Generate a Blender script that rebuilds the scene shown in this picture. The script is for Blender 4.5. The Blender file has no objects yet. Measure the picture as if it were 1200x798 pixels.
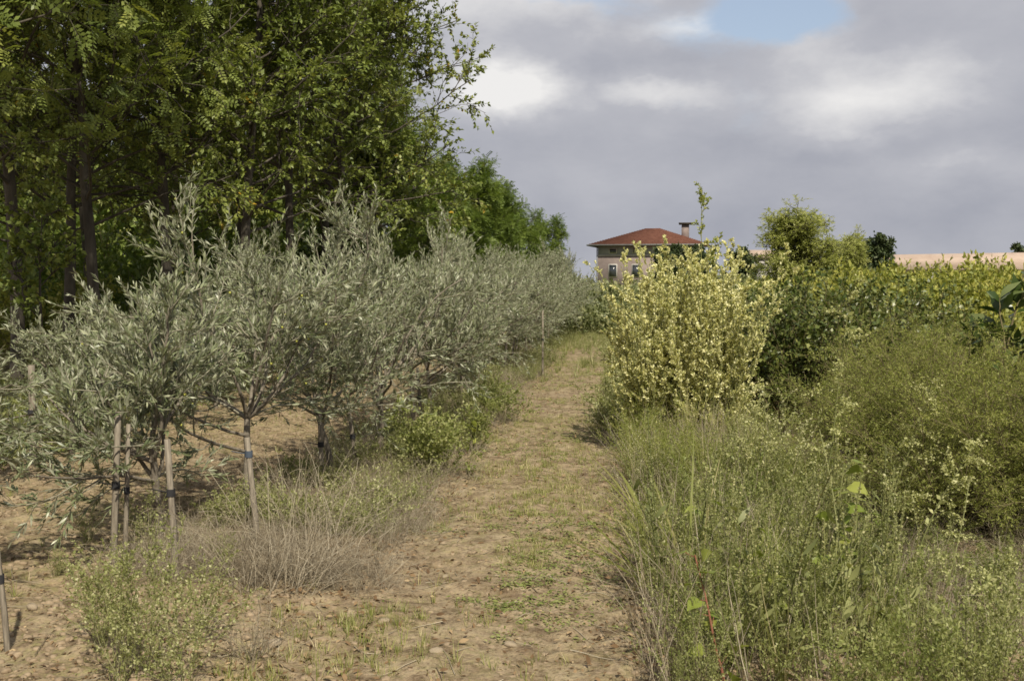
import bpy, math
import numpy as np
from mathutils import Vector, Matrix
R = math.radians
sc = bpy.context.scene

# ------------------------------------------------------------------ camera
CAM_H = 1.65
F = 1287.0 / 1200.0
YAW, PITCH = R(5.1), R(3.07)
cd = bpy.data.cameras.new('camera'); cam = bpy.data.objects.new('camera', cd)
sc.collection.objects.link(cam); sc.camera = cam
cd.sensor_width = 36; cd.lens = 36 * F; cd.clip_end = 5000
cam.location = (0, 0, CAM_H)
cam.rotation_euler = (math.pi / 2 - PITCH, 0, YAW)
cd.dof.use_dof = True; cd.dof.focus_distance = 7.0; cd.dof.aperture_fstop = 13.0

def at(px, Y):                       # world X of the vertical plane through photo column px at distance Y
    return Y * math.tan(math.atan((px - 600) / 1287.0 / math.cos(PITCH)) - YAW)

# ------------------------------------------------------------------ sky and sun
SUN_AZ, SUN_EL = R(160), R(46)       # azimuth clockwise from +Y
sd = Vector((math.sin(SUN_AZ) * math.cos(SUN_EL), math.cos(SUN_AZ) * math.cos(SUN_EL), math.sin(SUN_EL)))
sl = bpy.data.lights.new('sun', 'SUN'); sl.energy = 4.6; sl.angle = R(1.0); sl.color = (1.0, .92, .76)
so = bpy.data.objects.new('sun', sl); sc.collection.objects.link(so)
so.rotation_euler = (-sd).to_track_quat('-Z', 'Y').to_euler(); so.location = (20, -20, 30)

w = bpy.data.worlds.new('World'); sc.world = w; w.use_nodes = True
nt = w.node_tree; nt.nodes.clear(); NN, LK = nt.nodes, nt.links
def nd(t, **k):
    n = NN.new(t)
    for a, b in k.items(): setattr(n, a, b)
    return n
def put(sock, v):
    if isinstance(v, (int, float, tuple)): sock.default_value = v
    else: LK.new(v, sock)
def M(op, a, b=0.0, c=0.0, clamp=False):
    n = nd('ShaderNodeMath', operation=op, use_clamp=clamp)
    put(n.inputs[0], a); put(n.inputs[1], b)
    if op in ('MULTIPLY_ADD', 'COMPARE', 'SMOOTH_MIN'): put(n.inputs[2], c)
    return n.outputs[0]
def sstep(x, a, b):
    n = nd('ShaderNodeMapRange', interpolation_type='SMOOTHSTEP')
    put(n.inputs['Value'], x); n.inputs['From Min'].default_value = a; n.inputs['From Max'].default_value = b
    return n.outputs['Result']
tc = nd('ShaderNodeTexCoord'); sep = nd('ShaderNodeSeparateXYZ'); LK.new(tc.outputs['Generated'], sep.inputs[0])
sx, sy, sz = sep.outputs
az = M('MULTIPLY', M('ARCTAN2', sx, sy), 57.2958); el = M('MULTIPLY', M('ARCSINE', sz), 57.2958)
mp = nd('ShaderNodeMapping'); LK.new(tc.outputs['Generated'], mp.inputs[0]); mp.inputs['Scale'].default_value = (1, 1, 1.9)
def noise(scale, detail, rough, off=0.0, dist=0.0):
    m2 = nd('ShaderNodeMapping'); LK.new(mp.outputs[0], m2.inputs[0]); m2.inputs['Location'].default_value = (off, off * .7, -off)
    n = nd('ShaderNodeTexNoise'); LK.new(m2.outputs[0], n.inputs['Vector'])
    n.inputs['Scale'].default_value = scale; n.inputs['Detail'].default_value = detail
    n.inputs['Roughness'].default_value = rough; n.inputs['Distortion'].default_value = dist
    return n.outputs['Fac']
n_big = noise(3.2, 7, .55, 3.1, .2); n_mid = noise(8, 6, .55, 7.7, .3); n_w1 = noise(7, 5, .6, 1.3); n_w2 = noise(7, 5, .6, 11.9)
azw = M('ADD', az, M('MULTIPLY', M('SUBTRACT', n_w1, .5), 5.5))
elw = M('ADD', el, M('MULTIPLY', M('SUBTRACT', n_w2, .5), 4.2))
def blob(a0, e0, sa, se):            # soft elliptical cloud mass round a compass direction, in degrees
    u = M('DIVIDE', M('SUBTRACT', azw, a0), sa); v = M('DIVIDE', M('SUBTRACT', elw, e0), se)
    return M('EXPONENT', M('MULTIPLY', M('ADD', M('MULTIPLY', u, u), M('MULTIPLY', v, v)), -1.0))
cover = M('ADD', n_big, .20)
cover = M('SUBTRACT', cover, M('MULTIPLY', blob(8.4, 13.0, 4.6, 1.6), .50))
cover = M('SUBTRACT', cover, M('MULTIPLY', blob(-2.2, 14.8, 3.6, 1.1), .34))
cover = M('SUBTRACT', cover, M('MULTIPLY', blob(-6.5, 12.0, 3.0, 1.2), .10))
cover = M('ADD', cover, M('MULTIPLY', blob(15, 14.8, 6, 1.8), .25))
cov = sstep(cover, .43, .63)
br = M('MULTIPLY_ADD', M('SUBTRACT', n_mid, .5), .55, .30)
br = M('ADD', br, M('MULTIPLY', M('SUBTRACT', n_big, .5), .45))
for a0, e0, sa, se, k in ((-5.4, 10.0, 2.7, 1.4, .75), (-.9, 11.0, 1.8, 1.3, -.20), (4.0, 12.6, 2.3, .7, .50), (2.6, 11.0, 2.6, .9, -.12), (2.0, 9.4, 3.6, .8, .32), (13, 9.2, 4.8, 1.7, .42), (12, 11.2, 5, .8, .12),
                          (-7, 6.5, 5, 1.2, -.10), (18, 5.6, 4, 1.0, .22), (0, 2.6, 60, 2.6, -.16), (12, 6.6, 9, .8, -.15), (17, 15.5, 9, 1.6, -.12), (-7, 14, 6, 1.6, .28)):
    br = M('ADD', br, M('MULTIPLY', blob(a0, e0, sa, se), k * 1.3))
br = M('ADD', br, M('MULTIPLY', M('SUBTRACT', 1.0, sstep(cover, .50, .74)), .16))
br = M('ADD', br, M('MULTIPLY', M('SUBTRACT', noise(17, 7, .6, 4.4), .5), .42))
cr = nd('ShaderNodeValToRGB'); LK.new(br, cr.inputs[0])
e = cr.color_ramp.elements
e[0].position, e[0].color = 0.0, (.30, .31, .355, 1)
e[1].position, e[1].color = 1.0, (.70, .69, .68, 1)
m_ = cr.color_ramp.elements.new(.45); m_.color = (.395, .40, .435, 1)
bgc = nd('ShaderNodeBackground'); LK.new(cr.outputs[0], bgc.inputs['Color']); bgc.inputs['Strength'].default_value = 1.0
sky = nd('ShaderNodeTexSky', sky_type='NISHITA'); sky.sun_disc = False
sky.sun_elevation = SUN_EL; sky.sun_rotation = SUN_AZ; sky.dust_density = 2.5; sky.air_density = 1.0
bgs = nd('ShaderNodeBackground'); pale = nd('ShaderNodeMix', data_type='RGBA'); pale.inputs['Factor'].default_value = .30; LK.new(sky.outputs[0], pale.inputs['A']); pale.inputs['B'].default_value = (4.2, 4.2, 4.3, 1); LK.new(pale.outputs['Result'], bgs.inputs['Color']); bgs.inputs['Strength'].default_value = .12
mix = nd('ShaderNodeMixShader'); LK.new(cov, mix.inputs[0]); LK.new(bgs.outputs[0], mix.inputs[1]); LK.new(bgc.outputs[0], mix.inputs[2])
wo = nd('ShaderNodeOutputWorld'); LK.new(mix.outputs[0], wo.inputs['Surface'])

vs = sc.view_settings
vs.view_transform = 'Standard'; vs.look = 'None'; vs.gamma = 1; vs.use_curve_mapping = False; vs.exposure = 0.3
cy = sc.cycles
cy.max_bounces = 6; cy.diffuse_bounces = 3; cy.glossy_bounces = 2; cy.transmission_bounces = 3; cy.transparent_max_bounces = 4
cy.filter_width = 1.6; cy.use_denoising = True

# ------------------------------------------------------------------ materials
def new_mat(name):
    m = bpy.data.materials.new(name); m.use_nodes = True
    m.node_tree.nodes.clear(); return m, m.node_tree.nodes, m.node_tree.links
def ramp(N, stops):
    r = N.new('ShaderNodeValToRGB'); els = r.color_ramp.elements
    while len(els) < len(stops): els.new(.5)
    for q, (p, c) in zip(els, stops): q.position = p; q.color = (*c, 1)
    return r
def leafmat(name, stops, back=None, trans=.3, rough=.5, spec=.35, patch=.25, tcol=(1.15, 1.2, .6)):
    m, N, L = new_mat(name)
    at_ = N.new('ShaderNodeAttribute'); at_.attribute_name = 'rnd'
    g = N.new('ShaderNodeNewGeometry'); nz = N.new('ShaderNodeTexNoise'); nz.inputs['Scale'].default_value = 1.4; nz.inputs['Detail'].default_value = 3
    L.new(g.outputs['Position'], nz.inputs['Vector'])
    oi = N.new('ShaderNodeObjectInfo')
    a1 = N.new('ShaderNodeMath'); a1.operation = 'MULTIPLY_ADD'; L.new(nz.outputs['Fac'], a1.inputs[0]); a1.inputs[1].default_value = patch * 2; L.new(at_.outputs['Fac'], a1.inputs[2])
    a2 = N.new('ShaderNodeMath'); a2.operation = 'MULTIPLY_ADD'; L.new(oi.outputs['Random'], a2.inputs[0]); a2.inputs[1].default_value = .16; L.new(a1.outputs[0], a2.inputs[2])
    a3 = N.new('ShaderNodeMath'); a3.operation = 'SUBTRACT'; L.new(a2.outputs[0], a3.inputs[0]); a3.inputs[1].default_value = patch + .08
    r = ramp(N, stops); L.new(a3.outputs[0], r.inputs[0]); col = r.outputs[0]
    if back:
        mx = N.new('ShaderNodeMix'); mx.data_type = 'RGBA'; L.new(g.outputs['Backfacing'], mx.inputs['Factor'])
        L.new(col, mx.inputs['A']); mx.inputs['B'].default_value = (*back, 1); col = mx.outputs['Result']
    p = N.new('ShaderNodeBsdfPrincipled'); L.new(col, p.inputs['Base Color']); p.inputs['Roughness'].default_value = rough
    p.inputs['Specular IOR Level'].default_value = spec
    t = N.new('ShaderNodeBsdfTranslucent'); tm = N.new('ShaderNodeMix'); tm.data_type = 'RGBA'; tm.blend_type = 'MULTIPLY'; tm.inputs['Factor'].default_value = 1
    L.new(col, tm.inputs['A']); tm.inputs['B'].default_value = (*tcol, 1); L.new(tm.outputs['Result'], t.inputs['Color'])
    ms = N.new('ShaderNodeMixShader'); ms.inputs[0].default_value = trans; L.new(p.outputs[0], ms.inputs[1]); L.new(t.outputs[0], ms.inputs[2])
    o = N.new('ShaderNodeOutputMaterial'); L.new(ms.outputs[0], o.inputs['Surface']); return m
def roughmat(name, c1, c2, scale=20, rough=.85, bump=.3, stretch=(1, 1, 1), spec=.2, detail=6):
    m, N, L = new_mat(name)
    t = N.new('ShaderNodeTexCoord'); mp_ = N.new('ShaderNodeMapping'); L.new(t.outputs['Object'], mp_.inputs[0]); mp_.inputs['Scale'].default_value = stretch
    nz = N.new('ShaderNodeTexNoise'); L.new(mp_.outputs[0], nz.inputs['Vector']); nz.inputs['Scale'].default_value = scale; nz.inputs['Detail'].default_value = detail
    nz.inputs['Roughness'].default_value = .65
    r = ramp(N, [(.32, c1), (.68, c2)]); L.new(nz.outputs['Fac'], r.inputs[0])
    p = N.new('ShaderNodeBsdfPrincipled'); L.new(r.outputs[0], p.inputs['Base Color']); p.inputs['Roughness'].default_value = rough
    p.inputs['Specular IOR Level'].default_value = spec
    b = N.new('ShaderNodeBump'); b.inputs['Strength'].default_value = bump; b.inputs['Distance'].default_value = .01
    L.new(nz.outputs['Fac'], b.inputs['Height']); L.new(b.outputs[0], p.inputs['Normal'])
    o = N.new('ShaderNodeOutputMaterial'); L.new(p.outputs[0], o.inputs['Surface']); return m

MT = {}
MT['olive'] = leafmat('olive_leaf', [(0, (.10, .125, .055)), (.45, (.17, .195, .098)), (.8, (.245, .265, .15)), (1, (.37, .385, .245))],
                      back=(.33, .34, .245), trans=.14, rough=.42, spec=.5, patch=.12)
MT['olive_bark'] = roughmat('olive_bark', (.12, .10, .075), (.24, .21, .17), 30, bump=.5)
MT['olive_twig'] = roughmat('olive_twig', (.17, .155, .11), (.32, .30, .23), 30, bump=.2)
MT['fruit'] = roughmat('fruit', (.30, .33, .05), (.42, .40, .08), 8, rough=.4, bump=0, spec=.5)
MT['tall'] = leafmat('tree_leaf', [(0, (.10, .135, .032)), (.45, (.185, .23, .055)), (.85, (.28, .31, .08)), (.97, (.20, .20, .04)), (1, (.42, .27, .03))],
                     trans=.30, rough=.45, spec=.35, patch=.18)
MT['robinia'] = leafmat('robinia_leaf', [(0, (.08, .125, .02)), (.5, (.14, .195, .035)), (1, (.21, .26, .055))], trans=.32, patch=.2)
MT['bark'] = roughmat('tree_bark', (.045, .038, .03), (.12, .105, .085), 9, bump=1.0, stretch=(1, 1, .25))
MT['varieg'] = leafmat('variegated_leaf', [(0, (.25, .29, .08)), (.2, (.50, .50, .19)), (.5, (.72, .69, .32)), (1, (.88, .85, .54))], trans=.35, patch=.15, tcol=(1.05, 1.05, .8))
MT['hedge'] = leafmat('hedge_leaf', [(0, (.05, .075, .015)), (.5, (.095, .125, .026)), (1, (.22, .23, .07))], trans=.15, rough=.4, spec=.45)
MT['feather'] = leafmat('feathery_leaf', [(0, (.165, .20, .04)), (.5, (.28, .315, .072)), (1, (.42, .42, .14))], trans=.4, patch=.3)
MT['field'] = leafmat('field_leaf', [(0, (.16, .19, .035)), (.5, (.30, .315, .06)), (1, (.46, .43, .11))], trans=.3, patch=.3)
MT['willow'] = leafmat('willow_leaf', [(0, (.30, .33, .09)), (.5, (.42, .44, .14)), (1, (.54, .54, .22))], trans=.5, patch=.2, tcol=(1.05, 1.1, .8))
MT['dark'] = leafmat('dark_leaf', [(0, (.035, .055, .022)), (.5, (.065, .09, .035)), (1, (.11, .13, .055))], trans=.15)
MT['weed'] = leafmat('weed_leaf', [(0, (.14, .16, .045)), (.4, (.25, .27, .09)), (.8, (.33, .33, .15)), (1, (.50, .48, .28))], trans=.3, patch=.25)
MT['herb'] = leafmat('herb_leaf', [(0, (.15, .185, .045)), (.5, (.25, .28, .085)), (1, (.40, .40, .18))], trans=.38, patch=.2)
MT['broad'] = leafmat('broad_leaf', [(0, (.15, .20, .035)), (.5, (.22, .27, .05)), (1, (.33, .35, .08))], trans=.35, rough=.4, patch=.1)
MT['loquat'] = leafmat('loquat_leaf', [(0, (.03, .055, .012)), (.6, (.06, .095, .022)), (1, (.15, .18, .06))], trans=.2, rough=.35, spec=.5)
MT['grass'] = leafmat('grass_blade', [(0, (.15, .18, .04)), (.5, (.26, .275, .08)), (.85, (.42, .39, .17)), (1, (.55, .48, .28))], trans=.3, patch=.25)
MT['dry'] = leafmat('dry_stem', [(0, (.17, .135, .09)), (.5, (.33, .28, .20)), (1, (.52, .46, .35))], trans=.1, rough=.8, spec=.1, patch=.15, tcol=(1, 1, 1))
MT['litter'] = leafmat('leaf_litter', [(0, (.09, .055, .03)), (.5, (.20, .13, .07)), (1, (.42, .32, .19))], trans=.05, rough=.85, spec=.1, tcol=(1, 1, 1))
MT['seed'] = leafmat('seed_head', [(0, (.17, .19, .07)), (.5, (.29, .30, .12)), (1, (.46, .43, .22))], trans=.3, patch=.15)
MT['scrub'] = leafmat('scrub_leaf', [(0, (.10, .12, .045)), (.5, (.175, .195, .08)), (1, (.29, .29, .14))], trans=.25, patch=.3)
MT['panicle'] = leafmat('pale_panicle', [(0, (.26, .29, .10)), (.5, (.42, .43, .18)), (1, (.60, .58, .32))], trans=.35, patch=.1)
MT['stem'] = roughmat('green_stem', (.13, .15, .05), (.22, .22, .09), 20, bump=.1)
MT['redstem'] = roughmat('red_stem', (.20, .07, .05), (.28, .13, .08), 20, bump=.1)
MT['brownstem'] = roughmat('brown_stem', (.11, .09, .045), (.20, .17, .09), 20, bump=.2)
MT['stake'] = roughmat('weathered_stake', (.13, .11, .085), (.30, .26, .205), 14, bump=.6, stretch=(6, 6, .6))
MT['tie'] = roughmat('tie', (.02, .02, .02), (.04, .04, .045), 10, bump=0)
MT['bluetie'] = roughmat('blue_tie', (.05, .065, .09), (.08, .10, .13), 10, bump=0)
MT['stone'] = roughmat('stone', (.22, .175, .12), (.38, .31, .22), 12, bump=.4)
MT['clod'] = roughmat('clod', (.20, .148, .095), (.33, .255, .17), 25, bump=.5)
MT['wall'] = roughmat('house_wall', (.18, .145, .135), (.27, .22, .205), 1.3, bump=.2)
MT['band'] = roughmat('attic_wall', (.20, .20, .21), (.28, .28, .29), 1.0, bump=.1)
MT['white'] = roughmat('white_wall', (.36, .34, .32), (.45, .43, .40), .8, bump=.1)
MT['rooftile'] = roughmat('red_roof_tile', (.115, .05, .036), (.185, .085, .06), 2.2, bump=.3, detail=10)
MT['paleroof'] = roughmat('pale_roof', (.40, .30, .235), (.52, .41, .33), .9, bump=.2, detail=10)
MT['dkwood'] = roughmat('dark_wood', (.03, .025, .02), (.06, .05, .04), 4, bump=.1)
MT['glass'] = roughmat('window_glass', (.02, .025, .03), (.05, .055, .065), 1, rough=.15, bump=0, spec=.6)
MT['gutter'] = roughmat('gutter', (.12, .12, .12), (.18, .18, .18), 3, rough=.5, bump=0)

def soil_mat():
    m, N, L = new_mat('soil')
    g = N.new('ShaderNodeNewGeometry')
    def nz(s, d=6, ro=.6):
        n = N.new('ShaderNodeTexNoise'); L.new(g.outputs['Position'], n.inputs['Vector'])
        n.inputs['Scale'].default_value = s; n.inputs['Detail'].default_value = d; n.inputs['Roughness'].default_value = ro; return n.outputs['Fac']
    big, mid, fine = nz(.55, 5), nz(5, 7, .7), nz(48, 5, .7)
    r = ramp(N, [(.33, (.165, .118, .076)), (.5, (.285, .222, .145)), (.70, (.39, .32, .215))]); L.new(mid, r.inputs[0])
    r2 = ramp(N, [(.28, (.45, .42, .40)), (.48, (.95, .95, .95)), (.75, (1.2, 1.18, 1.12))]); L.new(fine, r2.inputs[0])
    mx = N.new('ShaderNodeMix'); mx.data_type = 'RGBA'; mx.blend_type = 'MULTIPLY'; mx.inputs['Factor'].default_value = .8
    L.new(r.outputs[0], mx.inputs['A']); L.new(r2.outputs[0], mx.inputs['B']); crumb = ramp(N, [(.38, (.36, .30, .25)), (.50, (1, 1, 1)), (.66, (1.22, 1.18, 1.1))]); L.new(nz(13, 6, .8), crumb.inputs[0]); mxc = N.new('ShaderNodeMix'); mxc.data_type = 'RGBA'; mxc.blend_type = 'MULTIPLY'; mxc.inputs['Factor'].default_value = .75; L.new(mx.outputs['Result'], mxc.inputs['A']); L.new(crumb.outputs[0], mxc.inputs['B']); mx = mxc
    # thatch of tiny green and straw plants in patches
    gr = ramp(N, [(.40, (0, 0, 0)), (.62, (1, 1, 1))]); L.new(big, gr.inputs[0])
    gf = ramp(N, [(.46, (0, 0, 0)), (.60, (1, 1, 1))]); L.new(nz(16, 6, .75), gf.inputs[0])
    mm = N.new('ShaderNodeMath'); mm.operation = 'MULTIPLY'; L.new(gr.outputs[0], mm.inputs[0]); L.new(gf.outputs[0], mm.inputs[1])
    mk = N.new('ShaderNodeMath'); mk.operation = 'MULTIPLY'; L.new(mm.outputs[0], mk.inputs[0]); mk.inputs[1].default_value = .6
    gc = ramp(N, [(.3, (.17, .175, .055)), (.7, (.33, .30, .13))]); L.new(fine, gc.inputs[0])
    m2 = N.new('ShaderNodeMix'); m2.data_type = 'RGBA'; L.new(mk.outputs[0], m2.inputs['Factor']); L.new(mx.outputs['Result'], m2.inputs['A']); L.new(gc.outputs[0], m2.inputs['B'])
    # far away the ground is meadow
    ln = N.new('ShaderNodeSeparateXYZ'); L.new(g.outputs['Position'], ln.inputs[0])
    fr = N.new('ShaderNodeMapRange'); L.new(ln.outputs['Y'], fr.inputs['Value']); fr.inputs['From Min'].default_value = 26; fr.inputs['From Max'].default_value = 44
    fc = ramp(N, [(.3, (.12, .145, .04)), (.7, (.22, .22, .08))]); L.new(mid, fc.inputs[0])
    m3 = N.new('ShaderNodeMix'); m3.data_type = 'RGBA'; L.new(fr.outputs[0], m3.inputs['Factor']); L.new(m2.outputs['Result'], m3.inputs['A']); L.new(fc.outputs[0], m3.inputs['B'])
    p = N.new('ShaderNodeBsdfPrincipled'); L.new(m3.outputs['Result'], p.inputs['Base Color']); p.inputs['Roughness'].default_value = .95; p.inputs['Specular IOR Level'].default_value = .1
    b1 = N.new('ShaderNodeBump'); b1.inputs['Strength'].default_value = .9; b1.inputs['Distance'].default_value = .03; L.new(mid, b1.inputs['Height'])
    b2 = N.new('ShaderNodeBump'); b2.inputs['Strength'].default_value = .8; b2.inputs['Distance'].default_value = .012; L.new(fine, b2.inputs['Height']); L.new(b1.outputs[0], b2.inputs['Normal'])
    L.new(b2.outputs[0], p.inputs['Normal'])
    o = N.new('ShaderNodeOutputMaterial'); L.new(p.outputs[0], o.inputs['Surface']); return m
MT['soil'] = soil_mat()

# ------------------------------------------------------------------ geometry kit
class Geo:
    def __init__(s): s.V, s.Q, s.T, s.rq, s.rt, s.n = [], [], [], [], [], 0
    def add(s, v, q=None, t=None, rq=None, rt=None):
        v = np.asarray(v, float).reshape(-1, 3)
        if q is not None and len(q): q = np.asarray(q, int); s.Q.append(q + s.n); s.rq.append(np.full(len(q), .5) if rq is None else np.broadcast_to(rq, (len(q),)))
        if t is not None and len(t): t = np.asarray(t, int); s.T.append(t + s.n); s.rt.append(np.full(len(t), .5) if rt is None else np.broadcast_to(rt, (len(t),)))
        s.V.append(v); s.n += len(v); return s
    def arr(s):
        c = lambda l, k: np.concatenate(l) if l else np.zeros((0, k) if k else 0, int if k else float)
        return (np.concatenate(s.V) if s.V else np.zeros((0, 3)), c(s.Q, 4), c(s.T, 3), c(s.rq, 0), c(s.rt, 0))
    def mesh(s, name, mat=None, smooth=False):
        V, Q, T, rq, rt = s.arr()
        me = bpy.data.meshes.new(name)
        me.vertices.add(len(V)); me.vertices.foreach_set('co', V.astype(np.float32).ravel())
        nl = len(Q) * 4 + len(T) * 3; me.loops.add(nl); me.polygons.add(len(Q) + len(T))
        me.loops.foreach_set('vertex_index', np.concatenate([Q.ravel(), T.ravel()]).astype(np.int32))
        st = np.concatenate([np.arange(len(Q)) * 4, len(Q) * 4 + np.arange(len(T)) * 3]).astype(np.int32)
        me.polygons.foreach_set('loop_start', st)
        if smooth: me.polygons.foreach_set('use_smooth', np.ones(len(st), bool))
        me.update(calc_edges=True)
        a = me.attributes.new('rnd', 'FLOAT', 'FACE'); a.data.foreach_set('value', np.concatenate([rq, rt]).astype(np.float32))
        if mat: me.materials.append(MT[mat])
        return me
def nrm(a): return a / np.maximum(np.linalg.norm(a, axis=-1, keepdims=True), 1e-9)

def inst(dst, src, pos, rz, sca, rng=None, jit=.0, tilt=None):
    V, Q, T, rq, rt = src.arr(); n = len(pos); nv = len(V)
    sca = np.broadcast_to(np.asarray(sca, float).reshape(n, -1), (n, 3))
    c, s_ = np.cos(rz), np.sin(rz)
    W = V[None] * sca[:, None, :]
    if tilt is not None: W = W + W[:, :, 2:3] * np.concatenate([tilt, np.zeros((n, 1))], 1)[:, None, :]
    X = W[..., 0] * c[:, None] - W[..., 1] * s_[:, None]; Y = W[..., 0] * s_[:, None] + W[..., 1] * c[:, None]
    W = np.stack([X, Y, W[..., 2]], -1) + pos[:, None, :]
    off = (np.arange(n) * nv)[:, None, None]
    j = (rng.normal(0, jit, (n, 1)) if rng is not None else np.zeros((n, 1)))
    dst.add(W.reshape(-1, 3), (Q[None] + off).reshape(-1, 4), (T[None] + off).reshape(-1, 3), (rq[None] + j).ravel(), (rt[None] + j).ravel())

# leaf templates: x across, y along, z the normal
def t_leaf(wd, curl=.12, fold=.08):
    v = [(0, 0, 0), (-wd * .8, .28, fold * wd * 3), (wd * .8, .28, fold * wd * 3), (-wd, .6, fold * wd * 3 - curl * .3), (wd, .6, fold * wd * 3 - curl * .3), (0, 1, -curl)]
    return np.array(v), np.array([[1, 2, 4, 3]]), np.array([[0, 2, 1], [3, 4, 5]])
def t_rhomb(wd, curl=.1): return np.array([(0, 0, 0), (wd, .45, .02), (0, 1, -curl), (-wd, .45, .02)]), np.array([[0, 1, 2, 3]]), np.zeros((0, 3), int)
def t_pinnate(nl, wd, ln, droop=.3):
    V, Q = [], []
    pts = [(0, 1.0, 0)] + [(s, .22 + .72 * k / (nl - 1), 1) for k in range(nl) for s in (-1, 1)]
    for s, y, lat in pts:
        z = -droop * y * y; b = np.array([0, y - (.08 if not lat else 0), z])
        d = np.array([s * .95, .32, -.12]) if lat else np.array([0, 1, -.35]); d /= np.linalg.norm(d); nn = np.array([-d[1], d[0], 0]) if lat else np.array([1, 0, 0])
        n0 = len(V); V += [b, b + d * ln * .5 + nn * wd, b + d * ln + (0, 0, -.02), b + d * ln * .5 - nn * wd]
        Q.append([n0, n0 + 1, n0 + 2, n0 + 3])
    n0 = len(V); V += [np.array([-.008, 0, 0]), np.array([.008, 0, 0]), np.array([.004, .95, -droop * .9]), np.array([-.004, .95, -droop * .9])]
    Q.append([n0, n0 + 1, n0 + 2, n0 + 3])
    return np.array(V), np.array(Q), np.zeros((0, 3), int)
def t_heart(): # broad pointed leaf, folded along the midrib, rippled and curled
    ys_ = [0, .10, .28, .50, .74, 1.0]; hw = [.05, .34, .44, .36, .19, .0]; V, Q = [], []
    for k, (y_, w_) in enumerate(zip(ys_, hw)):
        for c in (-1, -.5, 0, .5, 1): V.append((c * w_, y_ - (.10 * abs(c) if k == 1 else 0), .14 * abs(c) * w_ - .30 * y_ * y_ + .035 * math.sin(5 * y_ + 3 * c)))
    for k in range(5):
        for c in range(4): b = k * 5 + c; Q.append([b, b + 1, b + 6, b + 5])
    return np.array(V), np.array(Q), np.zeros((0, 3), int)

def leaves(g, tm, P, D, Nn, S, rnd):
    v, q, t = tm; n = len(P); D = nrm(D); X = nrm(np.cross(D, Nn)); Z = np.cross(X, D)
    S = np.broadcast_to(S, (n,))
    W = P[:, None] + S[:, None, None] * (v[None, :, 0:1] * X[:, None] + v[None, :, 1:2] * D[:, None] + v[None, :, 2:3] * Z[:, None])
    off = (np.arange(n) * len(v))[:, None, None]
    g.add(W.reshape(-1, 3), (q[None] + off).reshape(-1, 4), (t[None] + off).reshape(-1, 3), np.repeat(rnd, len(q)), np.repeat(rnd, len(t)))

def grow(rng, st, d, L, K, wob=.15, trop=(0, 0, 0)):
    M_ = len(st); P = np.zeros((M_, K, 3)); P[:, 0] = st; d = nrm(d); L = np.broadcast_to(L, (M_,)); tr = np.asarray(trop, float)
    for k in range(1, K):
        d = nrm(d + rng.normal(0, wob, (M_, 3)) / math.sqrt(K) * 1.6 + tr / K)
        P[:, k] = P[:, k - 1] + d * (L / (K - 1))[:, None]
    return P
def kids(rng, P, n, t0, t1, ang, aj=.2, even=False):
    M_, K, _ = P.shape
    if even: t = np.linspace(t0, t1, n)[None] + rng.uniform(-.3, .3, (M_, n)) * (t1 - t0) / n; t = np.clip(t, 0, 1)
    else: t = rng.uniform(t0, t1, (M_, n))
    f = t * (K - 1); i = np.minimum(f.astype(int), K - 2); fr = (f - i)[..., None]; m = np.arange(M_)[:, None]
    p = P[m, i] * (1 - fr) + P[m, i + 1] * fr; tg = nrm(P[m, i + 1] - P[m, i])
    r = rng.normal(size=tg.shape); s = nrm(r - (r * tg).sum(-1, keepdims=True) * tg)
    a = (ang + rng.normal(0, aj, t.shape))[..., None]
    d = tg * np.cos(a) + s * np.sin(a)
    return p.reshape(-1, 3), d.reshape(-1, 3), t.ravel(), np.repeat(np.arange(M_), n)
def tubes(g, P, r0, r1, sides=4, rnd=.5, p=1.0):
    M_, K, _ = P.shape
    tg = np.zeros_like(P); tg[:, 1:-1] = P[:, 2:] - P[:, :-2]; tg[:, 0] = P[:, 1] - P[:, 0]; tg[:, -1] = P[:, -1] - P[:, -2]; tg = nrm(tg)
    ref = np.where(np.abs(tg[..., 2:3]) > .9, np.array([1., 0, 0]), np.array([0, 0, 1.])); a = nrm(np.cross(tg, ref)); b = np.cross(tg, a)
    r0 = np.broadcast_to(r0, (M_,))[:, None]; r1 = np.broadcast_to(r1, (M_,))[:, None]; tt = np.linspace(0, 1, K)[None] ** p
    rad = (r0 * (1 - tt) + r1 * tt)[..., None, None]
    th = np.arange(sides) * 2 * math.pi / sides
    ring = P[:, :, None] + rad * (a[:, :, None] * np.cos(th)[None, None, :, None] + b[:, :, None] * np.sin(th)[None, None, :, None])
    base = (np.arange(M_) * K * sides)[:, None, None] + (np.arange(K - 1) * sides)[None, :, None]
    s0 = np.arange(sides)[None, None]; s1 = (s0 + 1) % sides
    q = np.stack([base + s0, base + s1, base + sides + s1, base + sides + s0], -1).reshape(-1, 4)
    rr = np.repeat(np.broadcast_to(rnd, (M_,)), (K - 1) * sides)
    g.add(ring.reshape(-1, 3), q, None, rr)
def upn(rng, n, k=.8): v = rng.normal(0, k, (n, 3)); v[:, 2] += 1; return v

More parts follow.
